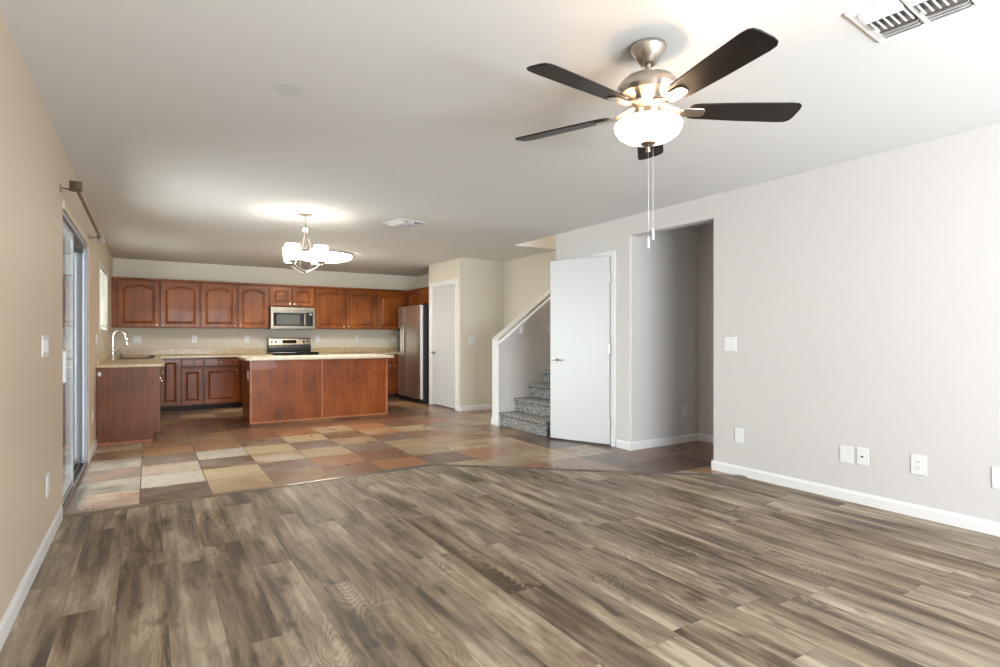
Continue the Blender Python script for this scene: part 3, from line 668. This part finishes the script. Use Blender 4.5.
# stoppers on the sink's edge
for (x, y, lab, mt, r, h) in ((-0.335, 9.83, 'black and chrome sink strainer resting on the worktop just right of the faucet', chrome, 0.040, 0.045), (0.045, 9.84, 'flat black sink stopper resting at the right rear edge of the sink', blackp, 0.05, 0.022)):
    s = thing('sink_stopper', (x, y, CT1), lab, 'sink stopper', None)
    m = MB(); m.lathe([(0.001, 0), (r*0.8, 0), (r, h*0.4), (r*0.7, h*0.7), (0.001, h*0.75)], (x, y, CT1+0.001), 20); m.build('stopper_cup', mt, s, smooth=True)
    m = MB(); m.lathe([(0.001, h*0.7), (0.010, h*0.7), (0.014, h*1.15), (0.001, h*1.25)], (x, y, CT1+0.001), 14); m.build('grip', blackp, s, smooth=True)

# island
isl = thing('kitchen_island', (2.14, 8.6, 0), 'reddish wooden kitchen island with two plain back panels', 'kitchen island')
IX0, IX1, IY0, IY1 = 1.175, 3.115, 8.265, 8.93
MB().box(IX0+0.004, IX1-0.004, IY0+0.008, IY1, 0.0, 0.864).build('body', w_base, isl)
MB().box(IX0, 2.128, IY0-0.006, IY0+0.008, 0.012, 0.864).build('back_panel', w_isl, isl, bevel=0.001)
MB().box(2.136, IX1, IY0-0.006, IY0+0.008, 0.012, 0.864).build('back_panel', w_isl, isl, bevel=0.001)
m = MB(); m.box(IX0-0.006, IX0+0.018, IY0-0.012, IY0-0.004, 0, 0.864).box(IX1-0.018, IX1+0.006, IY0-0.012, IY0-0.004, 0, 0.864).box(2.122, 2.142, IY0-0.011, IY0-0.004, 0, 0.864).box(IX0-0.006, IX1+0.006, IY0-0.016, IY0-0.004, 0, 0.020)
m.build('edge_moulding', w_trim, isl, bevel=0.001)
MB().box(IX0-0.008, IX0+0.004, IY0, IY1+0.002, 0.0, 0.864).build('side_panel', w_base, isl)
for a, b in ((1.20, 1.66), (1.68, 2.14), (2.16, 2.62), (2.64, 3.10)):
    m = MB(); flat_front(m, FK(IY1), a, b, 0.70, 0.85); m.build('drawer', w_base, isl)
    m = MB(); panel_door(m, FK(IY1), a, b, 0.10, 0.685); m.build('door', w_base, isl)
def rrect(x0, x1, y0, y1, r, n=6):
    out = []
    for cx, cy, a0 in ((x1-r, y0+r, -PI/2), (x1-r, y1-r, 0), (x0+r, y1-r, PI/2), (x0+r, y0+r, PI)):
        for k in range(n+1): a = a0 + k*PI/2/n; out.append((cx+r*math.cos(a), cy+r*math.sin(a)))
    return out
m = MB(); m.prism(rrect(1.095, 3.185, 8.09, 8.985, 0.07), 0.864, 0.900)
tag(m.build('island_worktop', counter_e, bevel=0.008, bseg=3, org=(2.14, 8.5, 0.864)), 'pale beige overhanging worktop on the kitchen island', 'worktop')

# range
rg = thing('range', (2.2, 10.3, 0), 'black and stainless freestanding range below the microwave', 'range')
MB().box(1.828, 2.582, 10.262, 10.885, 0.03, 0.895).build('body', blackp, rg, bevel=0.004)
MB().box(1.822, 2.588, 10.240, 10.80, 0.895, 0.912).build('cooktop', blackg, rg, bevel=0.004)
for (x, y, r) in ((2.02, 10.38, 0.09), (2.39, 10.38, 0.075), (2.02, 10.64, 0.075), (2.39, 10.64, 0.10)):
    m = MB(); m.tube([(x+r*math.cos(k*PI/16), y+r*math.sin(k*PI/16), 0.9125) for k in range(32)], 0.0015, 4, True); m.build('burner_ring', greyg, rg)
m = MB(); m.prism([(10.80, 0.905), (10.885, 0.905), (10.885, 1.165), (10.83, 1.165), (10.79, 0.99), (10.79, 0.93)], 1.835, 2.58, 'x'); bg = m.build('backguard', blackp, rg, bevel=0.004)
slp = lambda p: Vector((p.x, 10.826 - (1.16-p.z)*0.2286 - p.y, p.z))
m = MB(slp); m.box(1.845, 2.57, -0.002, 0.005, 1.045, 1.150); m.build('control_panel', steel, bg)
m = MB(slp); m.box(2.075, 2.325, 0.005, 0.008, 1.062, 1.128); m.build('display', blackg, bg)
for x in (1.895, 1.965, 2.450, 2.520):
    m = MB(slp); m.lathe([(0.001, 0.03), (0.019, 0.028), (0.022, 0.006), (0.001, 0.005)], (x, 0, 1.095), 18, 'y'); m.build('control_knob', blackp, bg, smooth=True)
MB().box(1.84, 2.57, 10.235, 10.262, 0.22, 0.80).build('oven_door', steel, rg, bevel=0.004)
m = MB(); m.tube([(1.90, 10.19, 0.76), (2.51, 10.19, 0.76)], 0.011, 10).box(1.92, 1.935, 10.19, 10.24, 0.752, 0.768).box(2.475, 2.49, 10.19, 10.24, 0.752, 0.768); m.build('door_handle', steel, rg, smooth=True)
MB().box(1.84, 2.57, 10.24, 10.262, 0.05, 0.20).build('drawer', blackp, rg, bevel=0.003)

# microwave
mw = thing('microwave', (2.2, 10.5, UB), 'stainless over-range microwave with black door window', 'microwave')
MX0, MX1, MY = 1.822, 2.580, 10.50
MB().box(MX0, MX1, MY+0.02, 10.895, 1.325, 1.712).build('body', steel, mw, bevel=0.003)
MB().box(MX0, MX1, MY, MY+0.022, 1.64, 1.712).build('vent_panel', steel, mw, bevel=0.003)
MB().box(MX0, 2.395, MY-0.004, MY+0.020, 1.340, 1.636).build('door', steel, mw, bevel=0.004)
MB().box(MX0+0.045, 2.385, MY-0.007, MY-0.003, 1.375, 1.610).build('door_glass', blackg, mw, bevel=0.002)
MB().box(MX0+0.095, 2.315, MY-0.009, MY-0.006, 1.405, 1.575).build('door_window', greyg, mw)
m = MB(); m.tube([(2.395, MY-0.006, 1.37), (2.395, MY-0.036, 1.40), (2.395, MY-0.042, 1.49), (2.395, MY-0.036, 1.58), (2.395, MY-0.006, 1.61)], 0.010, 10, ell=1.4); m.build('handle', steel, mw, smooth=True)
MB().box(2.415, MX1, MY-0.002, MY+0.020, 1.340, 1.636).build('control_frame', steel, mw, bevel=0.003)
MB().box(2.420, 2.545, MY-0.005, MY, 1.375, 1.620).build('control_panel', blackg, mw)
MB().box(2.485, 2.522, MY-0.007, MY-0.004, 1.575, 1.598).build('clock_display', plast, mw)
MB().box(MX0+0.01, MX1-0.01, MY+0.01, MY+0.1, 1.318, 1.326).build('grease_filter', blackp, mw)

# refrigerator
fg = thing('refrigerator', (4.05, 9.65, 0), 'stainless side-by-side refrigerator with black dispenser and charcoal sides', 'refrigerator')
FX, FY0, FY1, FS, FT = 4.05, 9.15, 10.17, 9.80, 1.745
MB().box(FX+0.075, 4.745, FY0+0.004, FY1-0.004, 0.03, FT-0.015).build('cabinet', fridge_side, fg, bevel=0.004)
def fdoor(a, b):
    pts = [(FX+0.065, a), (FX+0.065, b)]
    for k in range(17):
        t = k/16; pts.append((FX+0.012-0.020*(1-(2*t-1)**4)*1.0 - 0.010*(1-(2*t-1)**2), b+(a-b)*t))
    return MB().prism(pts, 0.085, FT).build('door', steel_v, fg, smooth=True)
fdoor(FY0, FS-0.004); fd = fdoor(FS+0.004, FY1)
MB().box(FX-0.020, FX+0.001, FS+0.14, FY1-0.03, 0.90, 1.34).build('dispenser', blackg, fd, bevel=0.002)
MB().box(FX-0.024, FX-0.019, FS+0.16, FY1-0.06, 1.24, 1.30).build('dispenser_control', greyg, fd)
for y in (FS-0.055, FS+0.055):
    m = MB(); m.tube([(FX-0.004, y, 0.82), (FX-0.055, y, 0.86), (FX-0.065, y, 0.95), (FX-0.065, y, 1.30), (FX-0.055, y, 1.40), (FX-0.004, y, 1.44)], 0.012, 10); m.build('door_handle', steel, fg, smooth=True)
MB().box(FX+0.03, FX+0.09, FY0+0.01, FY1-0.01, 0.02, 0.08).build('kick_grille', blackp, fg)
for y in (FY0+0.07, FY1-0.07):
    m = MB(); m.lathe([(0.02, -0.015), (0.024, -0.01), (0.024, 0.01), (0.02, 0.015)], (FX+0.05, y, 0.0245), 16, 'y'); m.build('roller', blackp, fg, smooth=True)
MB().box(FX+0.01, FX+0.14, FY0+0.03, FY0+0.10, FT, FT+0.02).build('hinge_cover', fridge_side, fg)

# ============================================================ STAIRS
st = thing('staircase', (4.0, 5.9, 0), 'grey speckled carpeted staircase rising behind the ajar white door', 'staircase')
RI, RU, SX = 0.178, 0.235, 3.985
for k in range(13):
    x = SX + k*RU; zt = RI*(k+1); y0 = 5.545
    prof = [(x, zt-RI), (x, zt-0.045), (x-0.018, zt-0.038), (x-0.028, zt-0.018), (x-0.018, zt-0.003), (x+0.02, zt), (x+RU+0.02, zt), (x+RU+0.02, zt-RI)]
    m = MB()
    n = 14; ys = [y0 + (6.368-y0)*i/n for i in range(n+1)]
    m.prism(prof, y0, 6.368, 'y')
    if k == 0: m.prism([p for p in [(x, 0), (x, zt-0.045), (x-0.018, zt-0.038), (x-0.028, zt-0.018), (x-0.018, zt-0.003), (x+0.02, zt), (4.255, zt), (4.255, 0)]], 5.345, 5.545, 'y')
    m.build('step', carpet, st, bevel=0.008)
# handrail
hr = thing('handrail', (4.0, 6.30, 1.1), 'white sloping handrail bracketed to the stair knee wall', 'handrail')
rz = lambda x: 1.085 + 0.735*(x-3.91)
m = MB(); m.tube([(3.925, 6.368, rz(3.925)-0.0), (3.915, 6.33, rz(3.915)), (3.925, 6.305, rz(3.925)), (3.96, 6.30, rz(3.96)), (5.0, 6.30, rz(5.0)), (6.2, 6.30, rz(6.2))], 0.023, 14, ell=0.85); m.build('rail', white, hr, smooth=True)
for x in (4.33, 5.45):
    m = MB(); m.prism([(x-0.03, rz(x)-0.03), (x+0.035, rz(x)+0.015), (x+0.03, rz(x)-0.08), (x+0.01, rz(x)-0.175), (x-0.035, rz(x)-0.175), (x-0.035, rz(x)-0.08)], 6.350, 6.369, 'y')
    m.prism([(6.368, rz(x)-0.16), (6.345, rz(x)-0.16), (6.325, rz(x)-0.06), (6.29, rz(x)-0.012), (6.31, rz(x)-0.008), (6.368, rz(x)-0.02)], x-0.018, x+0.018, 'x')
    m.build('bracket', white, hr, bevel=0.003)

# ============================================================ WALL PLATES
def plate(kind, T, name, label, cat, w=0.072, h=0.117, gangs=1, group=None):
    """T maps (u, depth, v) around the plate centre"""
    c = T(Vector((0, 0, 0))); t = thing(name, c, label, cat, group)
    m = MB(T); m.box(-w/2, w/2, 0.0005, 0.006, -h/2, h/2); m.build('cover', plast, t, bevel=0.002)
    for g in range(gangs):
        u = (g-(gangs-1)/2)*0.046
        if kind == 'switch':
            m = MB(T); m.box(u-0.0165, u+0.0165, 0.005, 0.009, -0.033, 0.033); m.build('rocker', white, t, bevel=0.0015)
        if kind == 'duplex':
            for v in (-0.02, 0.02):
                m = MB(T); m.prism([(u+0.0165*math.cos(a*PI/8)*1.0, v+0.0145*math.sin(a*PI/8)) for a in range(16)], 0.005, 0.008, 'y'); r = m.build('receptacle', white, t)
                m = MB(T); m.box(u-0.008, u-0.0055, 0.0075, 0.0084, v-0.002, v+0.007).box(u+0.0055, u+0.008, 0.0075, 0.0084, v-0.002, v+0.006).box(u-0.002, u+0.002, 0.0075, 0.0084, v-0.009, v-0.005); m.build('slots', slotm, r)
        if kind == 'coax':
            m = MB(T); m.lathe([(0.006, 0.005), (0.006, 0.014), (0.003, 0.0145)], (u, 0, 0), 12, 'y'); m.build('jack', slotm, t, smooth=True)
    return t
PR = lambda y, z: (lambda p: Vector((4.26-p.y, y+p.x, z+p.z)))       # right wall
PL = lambda y, z: (lambda p: Vector((-0.48+p.y, y+p.x, z+p.z)))      # left wall
PB = lambda x, z, Y=10.9: (lambda p: Vector((x+p.x, Y-p.y, z+p.z)))
plate('switch', PR(3.06, 1.12), 'light_switch', 'white two-gang light switch on the right wall beside the passage opening', 'light switch', 0.118, 0.117, 2)
plate('blank', PR(2.977, 0.343), 'wall_plate', 'blank white wall plate low on the right wall, nearest the passage opening', 'wall plate', 0.078, 0.125)
plate('blank', PR(2.112, 0.336), 'wall_plate', 'blank white wall plate on right wall beside the one with a black jack', 'wall plate', 0.088, 0.122)
plate('coax', PR(2.003, 0.340), 'jack_plate', 'white wall plate with a small black jack low on the right wall', 'wall plate', 0.078, 0.12)
plate('duplex', PR(1.664, 0.346), 'power_outlet', 'white duplex outlet with visible sockets, alone low on the right wall', 'power outlet', 0.088, 0.128)
plate('blank', PR(1.245, 0.346), 'wall_plate', 'blank white wall plate cut by the right edge of the photo', 'wall plate', 0.088, 0.125)
plate('switch', PL(3.93, 1.13), 'light_switch', 'white multi-gang light switch on the left wall before the sliding door', 'light switch', 0.21, 0.117, 4)
plate('duplex', PL(4.02, 0.355), 'power_outlet', 'white outlet low on the left wall below the light switch', 'power outlet', 0.09, 0.125)
plate('duplex', PL(7.05, 0.375), 'power_outlet', 'white outlet low on the left wall between sliding door and base cabinet', 'power outlet')
plate('switch', PL(7.60, 1.15), 'light_switch', 'white switch plate on the left wall above the end of the sink worktop', 'light switch', 0.165, 0.117, 3)
plate('duplex', PL(8.45, 1.10), 'power_outlet', 'white outlet on the left wall just below the kitchen window', 'power outlet')
for x, lab in ((-0.145, 'white outlet on the back wall right of the faucet'), (0.672, 'white outlet under the second wall cabinet from the window'), (1.495, 'white outlet on the back wall just left of the range'),
               (2.732, 'white outlet on the back wall just right of the range'), (3.489, 'white outlet on the back wall midway between range and refrigerator'), (4.26, 'white outlet on the back wall beside the refrigerator')):
    plate('duplex', PB(x, 1.147), 'power_outlet', lab, 'power outlet', 0.105 if x < 0 else 0.078, 0.12, group='outlets above the back kitchen worktop')
plate('switch', PB(4.41, 1.118, PY), 'light_switch', 'white two-gang light switch on the pale wall right of the pantry door', 'light switch', 0.125, 0.12, 2)
plate('duplex', PB(5.10, 0.365, 4.25), 'power_outlet', 'white outlet low on the side wall inside the passage', 'power outlet')
plate('blank', PB(4.83, 1.275, 6.37), 'wall_plate', 'small white plate on the stair wall just left of the ajar door', 'wall plate', 0.11, 0.11)
plate('duplex', lambda p: Vector((IX0-0.008-p.y, 8.40-p.x, 0.655+p.z)), 'power_outlet', 'white outlet on the dark left side of the island', 'power outlet', 0.072, 0.12)
k = thing('cabinet_cap', (-0.455, 7.50, 0.775), 'small white oval cap on the end panel of the sink cabinet', 'wall cap')
m = MB(); m.lathe([(0.001, 0.014), (0.014, 0.011), (0.019, 0.002), (0.019, 0), (0.001, 0)], (0, 0, 0), 20, 'y')
m.T = None
for vv in m.bm.verts: vv.co = Vector((-0.450+vv.co.x, 7.4995-vv.co.y, 0.775+vv.co.z*1.5))
m.build('cap', plast, k, smooth=True)

# ============================================================ CURTAIN ROD over the sliding door
cr = thing('curtain_rod', (-0.40, 5.6, 2.14), 'dark metal curtain rod with square finials above the sliding door', 'curtain rod')
rx, rzz = -0.392, 2.143
m = MB(); m.tube([(rx, 4.50, rzz), (rx, 6.76, rzz)], 0.0125, 12); m.build('rod', bronze, cr, smooth=True)
for y in (4.57, 6.66):
    m = MB(); m.box(-0.4795, -0.474, y-0.012, y+0.012, rzz-0.03, rzz+0.02).tube([(-0.476, y, rzz-0.004), (rx, y, rzz-0.006)], 0.0055, 8).box(rx-0.013, rx+0.013, y-0.006, y+0.006, rzz-0.016, rzz-0.010); m.build('bracket', bronze, cr)
for y, s in ((4.50, -1), (6.76, 1)):
    m = MB(); q = 0.034
    A = [m.v((rx+a*q, y, rzz+b*q)) for a, b in ((-1,-1), (1,-1), (1,1), (-1,1))]; B = [m.v((rx+a*q, y+s*0.012, rzz+b*q)) for a, b in ((-1,-1), (1,-1), (1,1), (-1,1))]; tip = m.v((rx, y+s*0.045, rzz))
    m.face(A[::-1])
    for i in range(4): m.face([A[i], A[(i+1) % 4], B[(i+1) % 4], B[i]]); m.face([B[i], B[(i+1) % 4], tip])
    m.build('finial', bronze, cr)

# ============================================================ CEILING VENTS
def vent(cx, cy, s, label, rot):
    t = thing('ceiling_vent', (cx, cy, H), label, 'ceiling vent')
    h = s/2; z0, z1 = H-0.010, H-0.0005
    m = MB(); f = 0.030
    m.box(cx-h, cx+h, cy-h, cy-h+f, z0, z1).box(cx-h, cx+h, cy+h-f, cy+h, z0, z1).box(cx-h, cx-h+f, cy-h+f, cy+h-f, z0, z1).box(cx+h-f, cx+h, cy-h+f, cy+h-f, z0, z1)
    m.box(cx-h+f, cx+h-f, cy-0.008, cy+0.008, z0-0.004, z1)
    m.build('frame', white, t, bevel=0.003)
    MB().box(cx-h+f*0.9, cx+h-f*0.9, cy-h+f*0.9, cy+h-f*0.9, H-0.003, H-0.0008).build('backing', hole, t)
    for (b0, b1) in ((cy-h+f, cy-0.008), (cy+0.008, cy+h-f)):
        for x in (cx+h-f-0.018, cx+h-f-0.042, cx+h-f-0.066, cx-h+f+0.018, cx-h+f+0.045, cx-h+f+0.07):
            sg = 1 if x > cx else -1
            m = MB(); m.prism([(x-0.010*sg, z0-0.016), (x+0.012*sg, z0+0.004), (x+0.012*sg, z0+0.006), (x-0.010*sg, z0-0.013)], b0+0.004, b1-0.004, 'y'); m.build('louver', white, t)
        n = 6
        for i in range(n):
            y = b0 + (i+0.5)*(b1-b0)/n
            m = MB(); m.prism([(y-0.010, z0-0.014), (y-0.004, z0-0.003), (y+0.004, z0+0.006), (y+0.011, z0+0.006), (y+0.003, z0-0.006), (y-0.004, z0-0.015)], cx-0.050, cx+0.036, 'x'); m.build('louver', white, t)
    t.rotation_euler.z = math.radians(rot)
vent(2.485, 0.985, 0.355, 'large white ceiling vent with curved louvers near the fan, cut by the top edge', 5)
vent(2.41, 5.83, 0.36, 'small white square ceiling vent between chandelier and stair', 8)
m = MB(); m.lathe([(0.001, 0.004), (0.062, 0.002), (0.068, 0.0), (0.001, 0.0)], (0.612, 3.0, H-0.0025), 28)
tag(m.build('ceiling_disc', disc_m, org=(0.612, 3.0, H)), 'faint flat round disc on the bare ceiling left of the fan', 'ceiling disc')

# ============================================================ CEILING FAN
FCX, FCY = 1.836, 1.727; fc3 = lambda z: (FCX, FCY, z)
fan = thing('ceiling_fan', (FCX, FCY, H), 'brushed nickel ceiling fan with five dark blades and lit glass bowl', 'ceiling fan')
m = MB(); m.lathe([(0.001, H-0.001), (0.074, H-0.001), (0.077, H-0.012), (0.074, H-0.022), (0.036, H-0.078), (0.026, H-0.084), (0.001, H-0.084)], fc3(0), 40); m.build('canopy', nickel, fan, smooth=True)
m = MB(); m.lathe([(0.001, 2.30), (0.012, 2.30), (0.012, 2.37), (0.001, 2.37)], fc3(0), 16); m.build('downrod', nickel, fan, smooth=True)
m = MB(); m.lathe([(0.001, 2.335), (0.022, 2.335), (0.024, 2.318), (0.070, 2.308), (0.108, 2.290), (0.130, 2.262), (0.134, 2.240), (0.124, 2.222), (0.095, 2.214), (0.078, 2.204), (0.060, 2.180), (0.050, 2.160), (0.001, 2.160)], fc3(0), 56); m.build('motor_housing', nickel, fan, smooth=True)
m = MB(); m.lathe([(0.001, 2.162), (0.058, 2.160), (0.064, 2.150), (0.064, 2.118), (0.085, 2.106), (0.085, 2.098), (0.001, 2.098)], fc3(0), 32); m.build('switch_housing', nickel, fan, smooth=True)
m = MB(); m.lathe([(0.124, 2.108), (0.138, 2.105), (0.144, 2.095), (0.141, 2.078), (0.128, 2.056), (0.102, 2.038), (0.068, 2.027), (0.024, 2.022), (0.020, 2.025), (0.066, 2.031), (0.099, 2.042), (0.124, 2.059), (0.137, 2.080), (0.139, 2.093), (0.134, 2.101), (0.124, 2.105)], fc3(0), 56)
# lathe caps are removed so that the bowl stays open at the top
for f in [f for f in m.bm.faces if len(f.verts) > 6]: m.bm.faces.remove(f)
m.build('light_bowl', bowl_m, fan, smooth=True)
m = MB(); m.lathe([(0.001, 2.026), (0.030, 2.023), (0.034, 2.016), (0.022, 2.007), (0.008, 2.002), (0.007, 1.993), (0.011, 1.988), (0.009, 1.980), (0.001, 1.978)], fc3(0), 24); m.build('finial', pewter, fan, smooth=True)
BZ = 2.160
def bladeT(ang, pitch):
    R = Matrix.Translation((FCX, FCY, BZ)) @ Matrix.Rotation(ang, 4, 'Z') @ Matrix.Rotation(-pitch, 4, 'X')
    return lambda p: R @ Vector(p)
for k in range(5):
    ang = math.radians(42 + 72*k); T = bladeT(ang, math.radians(12.5))
    # blade outline, rounded tip, narrower root
    top = [(0.175, 0.030), (0.185, 0.045), (0.21, 0.052), (0.40, 0.063), (0.60, 0.069), (0.634, 0.066), (0.650, 0.053), (0.656, 0.030)]
    ol = top + [(x, -y*0.98) for x, y in reversed(top)]
    m = MB(T); m.prism([(x, y) for x, y in ol], -0.003, 0.004, 'z')
    me_b = m.build('blade', blade_m, fan, bevel=0.002)
    T2 = bladeT(ang, math.radians(12.5))
    m = MB(T2); m.prism([(0.135, -0.022), (0.165, -0.030), (0.235, -0.027), (0.245, -0.015), (0.245, 0.015), (0.235, 0.027), (0.165, 0.030), (0.135, 0.022)], -0.009, -0.0035, 'z')
    R0 = Matrix.Translation((FCX, FCY, BZ)) @ Matrix.Rotation(ang, 4, 'Z')
    m.T = lambda p: R0 @ Vector(p)
    m.prism([(0.050, 0.030), (0.075, 0.030), (0.145, -0.001), (0.150, -0.009), (0.075, 0.018), (0.050, 0.020)], -0.020, 0.020, 'y')
    m.build('blade_bracket', nickel, me_b, bevel=0.002)
for dx, zb in ((-0.008, 1.562), (0.012, 1.598)):
    px_, py_ = FCX + dx*0.85, FCY - dx*0.53 - 0.012
    m = MB(); m.tube([(px_, py_, 2.015), (px_, py_, zb+0.05)], 0.0007, 6); ch = m.build('pull_chain', chrome, fan)
    m = MB(); m.lathe([(0.001, zb), (0.005, zb+0.002), (0.0055, zb+0.03), (0.003, zb+0.048), (0.001, zb+0.052)], (px_, py_, 0), 12); m.build('pull_knob', white, ch, smooth=True)
lb_ = bpy.data.lights.new('fan_bulb', 'POINT'); lb_.energy = 4; lb_.color = (1.0, 0.64, 0.38); lb_.shadow_soft_size = 0.05
lo = bpy.data.objects.new('fan_bulb', lb_); C.objects.link(lo); lo.location = (FCX+0.07, FCY-0.06, 2.075)

# ============================================================ CHANDELIER
CX_, CY_ = 1.368, 5.954
ch = thing('chandelier', (CX_, CY_, H), 'small nickel chandelier with four lit white glass shades', 'chandelier')
cc = lambda z: (CX_, CY_, z)
m = MB(); m.lathe([(0.001, H-0.001), (0.066, H-0.001), (0.064, H-0.010), (0.030, H-0.020), (0.010, H-0.026), (0.001, H-0.026)], cc(0), 32); m.build('canopy', nickel, ch, smooth=True)
m = MB()
m.tube([(CX_, CY_, H-0.02), (CX_, CY_, 2.365)], 0.006, 8)
m.tube([(CX_+0.016*math.cos(a*PI/8), CY_, 2.352+0.020*math.sin(a*PI/8)) for a in range(16)], 0.0035, 6, True)
m.tube([(CX_, CY_+0.014*math.cos(a*PI/8), 2.325+0.018*math.sin(a*PI/8)) for a in range(16)], 0.0035, 6, True)
m.build('hanging_link', nickel, ch, smooth=True)
m = MB(); m.lathe([(0.001, 2.315), (0.020, 2.312), (0.044, 2.300), (0.048, 2.290), (0.030, 2.262), (0.012, 2.250), (0.001, 2.248)], cc(0), 24); m.build('hub', nickel, ch, smooth=True)
m = MB()
for a in range(4):
    t = math.radians(45+90*a) - math.radians(32)
    c_, s_ = math.cos(t), math.sin(t)
    m.tube([(CX_+c_*0.012, CY_+s_*0.012, 2.262), (CX_+c_*0.085, CY_+s_*0.085, 2.06), (CX_+c_*0.125, CY_+s_*0.125, 1.91), (CX_+c_*0.130, CY_+s_*0.130, 1.888)], 0.0055, 8)
m.build('strap', nickel, ch, smooth=True)
vd = Vector((math.sin(math.radians(32)), math.cos(math.radians(32)), 0)); vr = Vector((vd.y, -vd.x, 0))
for a in range(4):
    la_, de_ = ((-0.134, -0.134), (0.134, -0.134), (0.134, 0.134), (-0.134, 0.134))[a]
    rot = math.radians(25); la2 = la_*math.cos(rot)-de_*math.sin(rot); de2 = la_*math.sin(rot)+de_*math.cos(rot)
    d = vr*la2 + vd*de2; dn = d.normalized(); base_ = Vector(cc(0)) + d
    pts = []
    for k in range(13):
        t = k/12; r = -0.10 + 0.289*t; z = 1.842 + 0.088*abs((r+0.0)/0.2)**1.7 + (0.012 if r < 0 else 0)
        pts.append(Vector(cc(z)) + dn*r)
    pts.append(base_ + Vector((0, 0, 1.935)))
    m = MB(); m.tube(pts, 0.0085, 8); arm = m.build('arm', nickel, ch, smooth=True)
    m = MB(); m.lathe([(0.001, 1.922), (0.018, 1.922), (0.036, 1.936), (0.036, 1.942), (0.001, 1.942)], (base_.x, base_.y, 0), 20); m.build('cup', pewter, arm, smooth=True)
    m = MB(); m.lathe([(0.036, 1.942), (0.056, 1.951), (0.067, 1.985), (0.072, 2.045), (0.072, 2.106), (0.068, 2.106), (0.068, 2.045), (0.063, 1.987), (0.052, 1.955), (0.034, 1.946)], (base_.x, base_.y, 0), 28)
    for f in [f for f in m.bm.faces if len(f.verts) > 6]: m.bm.faces.remove(f)
    m.build('shade', shade_m, arm, smooth=True)
    L = bpy.data.lights.new('chandelier_bulb', 'POINT'); L.energy = 0.25; L.color = (1.0, 0.95, 0.86); L.shadow_soft_size = 0.03
    lo = bpy.data.objects.new('chandelier_bulb', L); C.objects.link(lo); lo.location = (base_.x, base_.y, 2.06)

# ============================================================ KITCHEN DOME LIGHT
LX, LY = 2.25, 8.62
kl = thing('flush_ceiling_light', (LX, LY, H), 'large lit flush-mount dome light behind the chandelier, kitchen ceiling', 'ceiling light')
m = MB(); m.lathe([(0.001, H-0.001), (0.40, H-0.001), (0.40, H-0.02), (0.001, H-0.02)], (LX, LY, 0), 48); m.build('base_plate', white, kl, smooth=True)
prof = [(0.41*math.cos(a), H-0.035-0.095*math.sin(a)) for a in [k*PI/2/12 for k in range(12)]] + [(0.001, H-0.13)]
m = MB(); m.lathe([(0.41, H-0.02)] + prof, (LX, LY, 0), 56); m.build('diffuser', dome_m, kl, smooth=True)
for r, z in ((0.425, H-0.022), (0.418, H-0.058)):
    m = MB(); m.lathe([(r-0.006, z+0.008), (r, z+0.008), (r, z-0.008), (r-0.006, z-0.008), (r-0.006, z+0.008)], (LX, LY, 0), 56); m.build('metal_band', nickel, kl, smooth=True)
m = MB(); m.lathe([(0.001, H-0.125), (0.022, H-0.128), (0.018, H-0.142), (0.001, H-0.15)], (LX, LY, 0), 16); m.build('finial', nickel, kl, smooth=True)
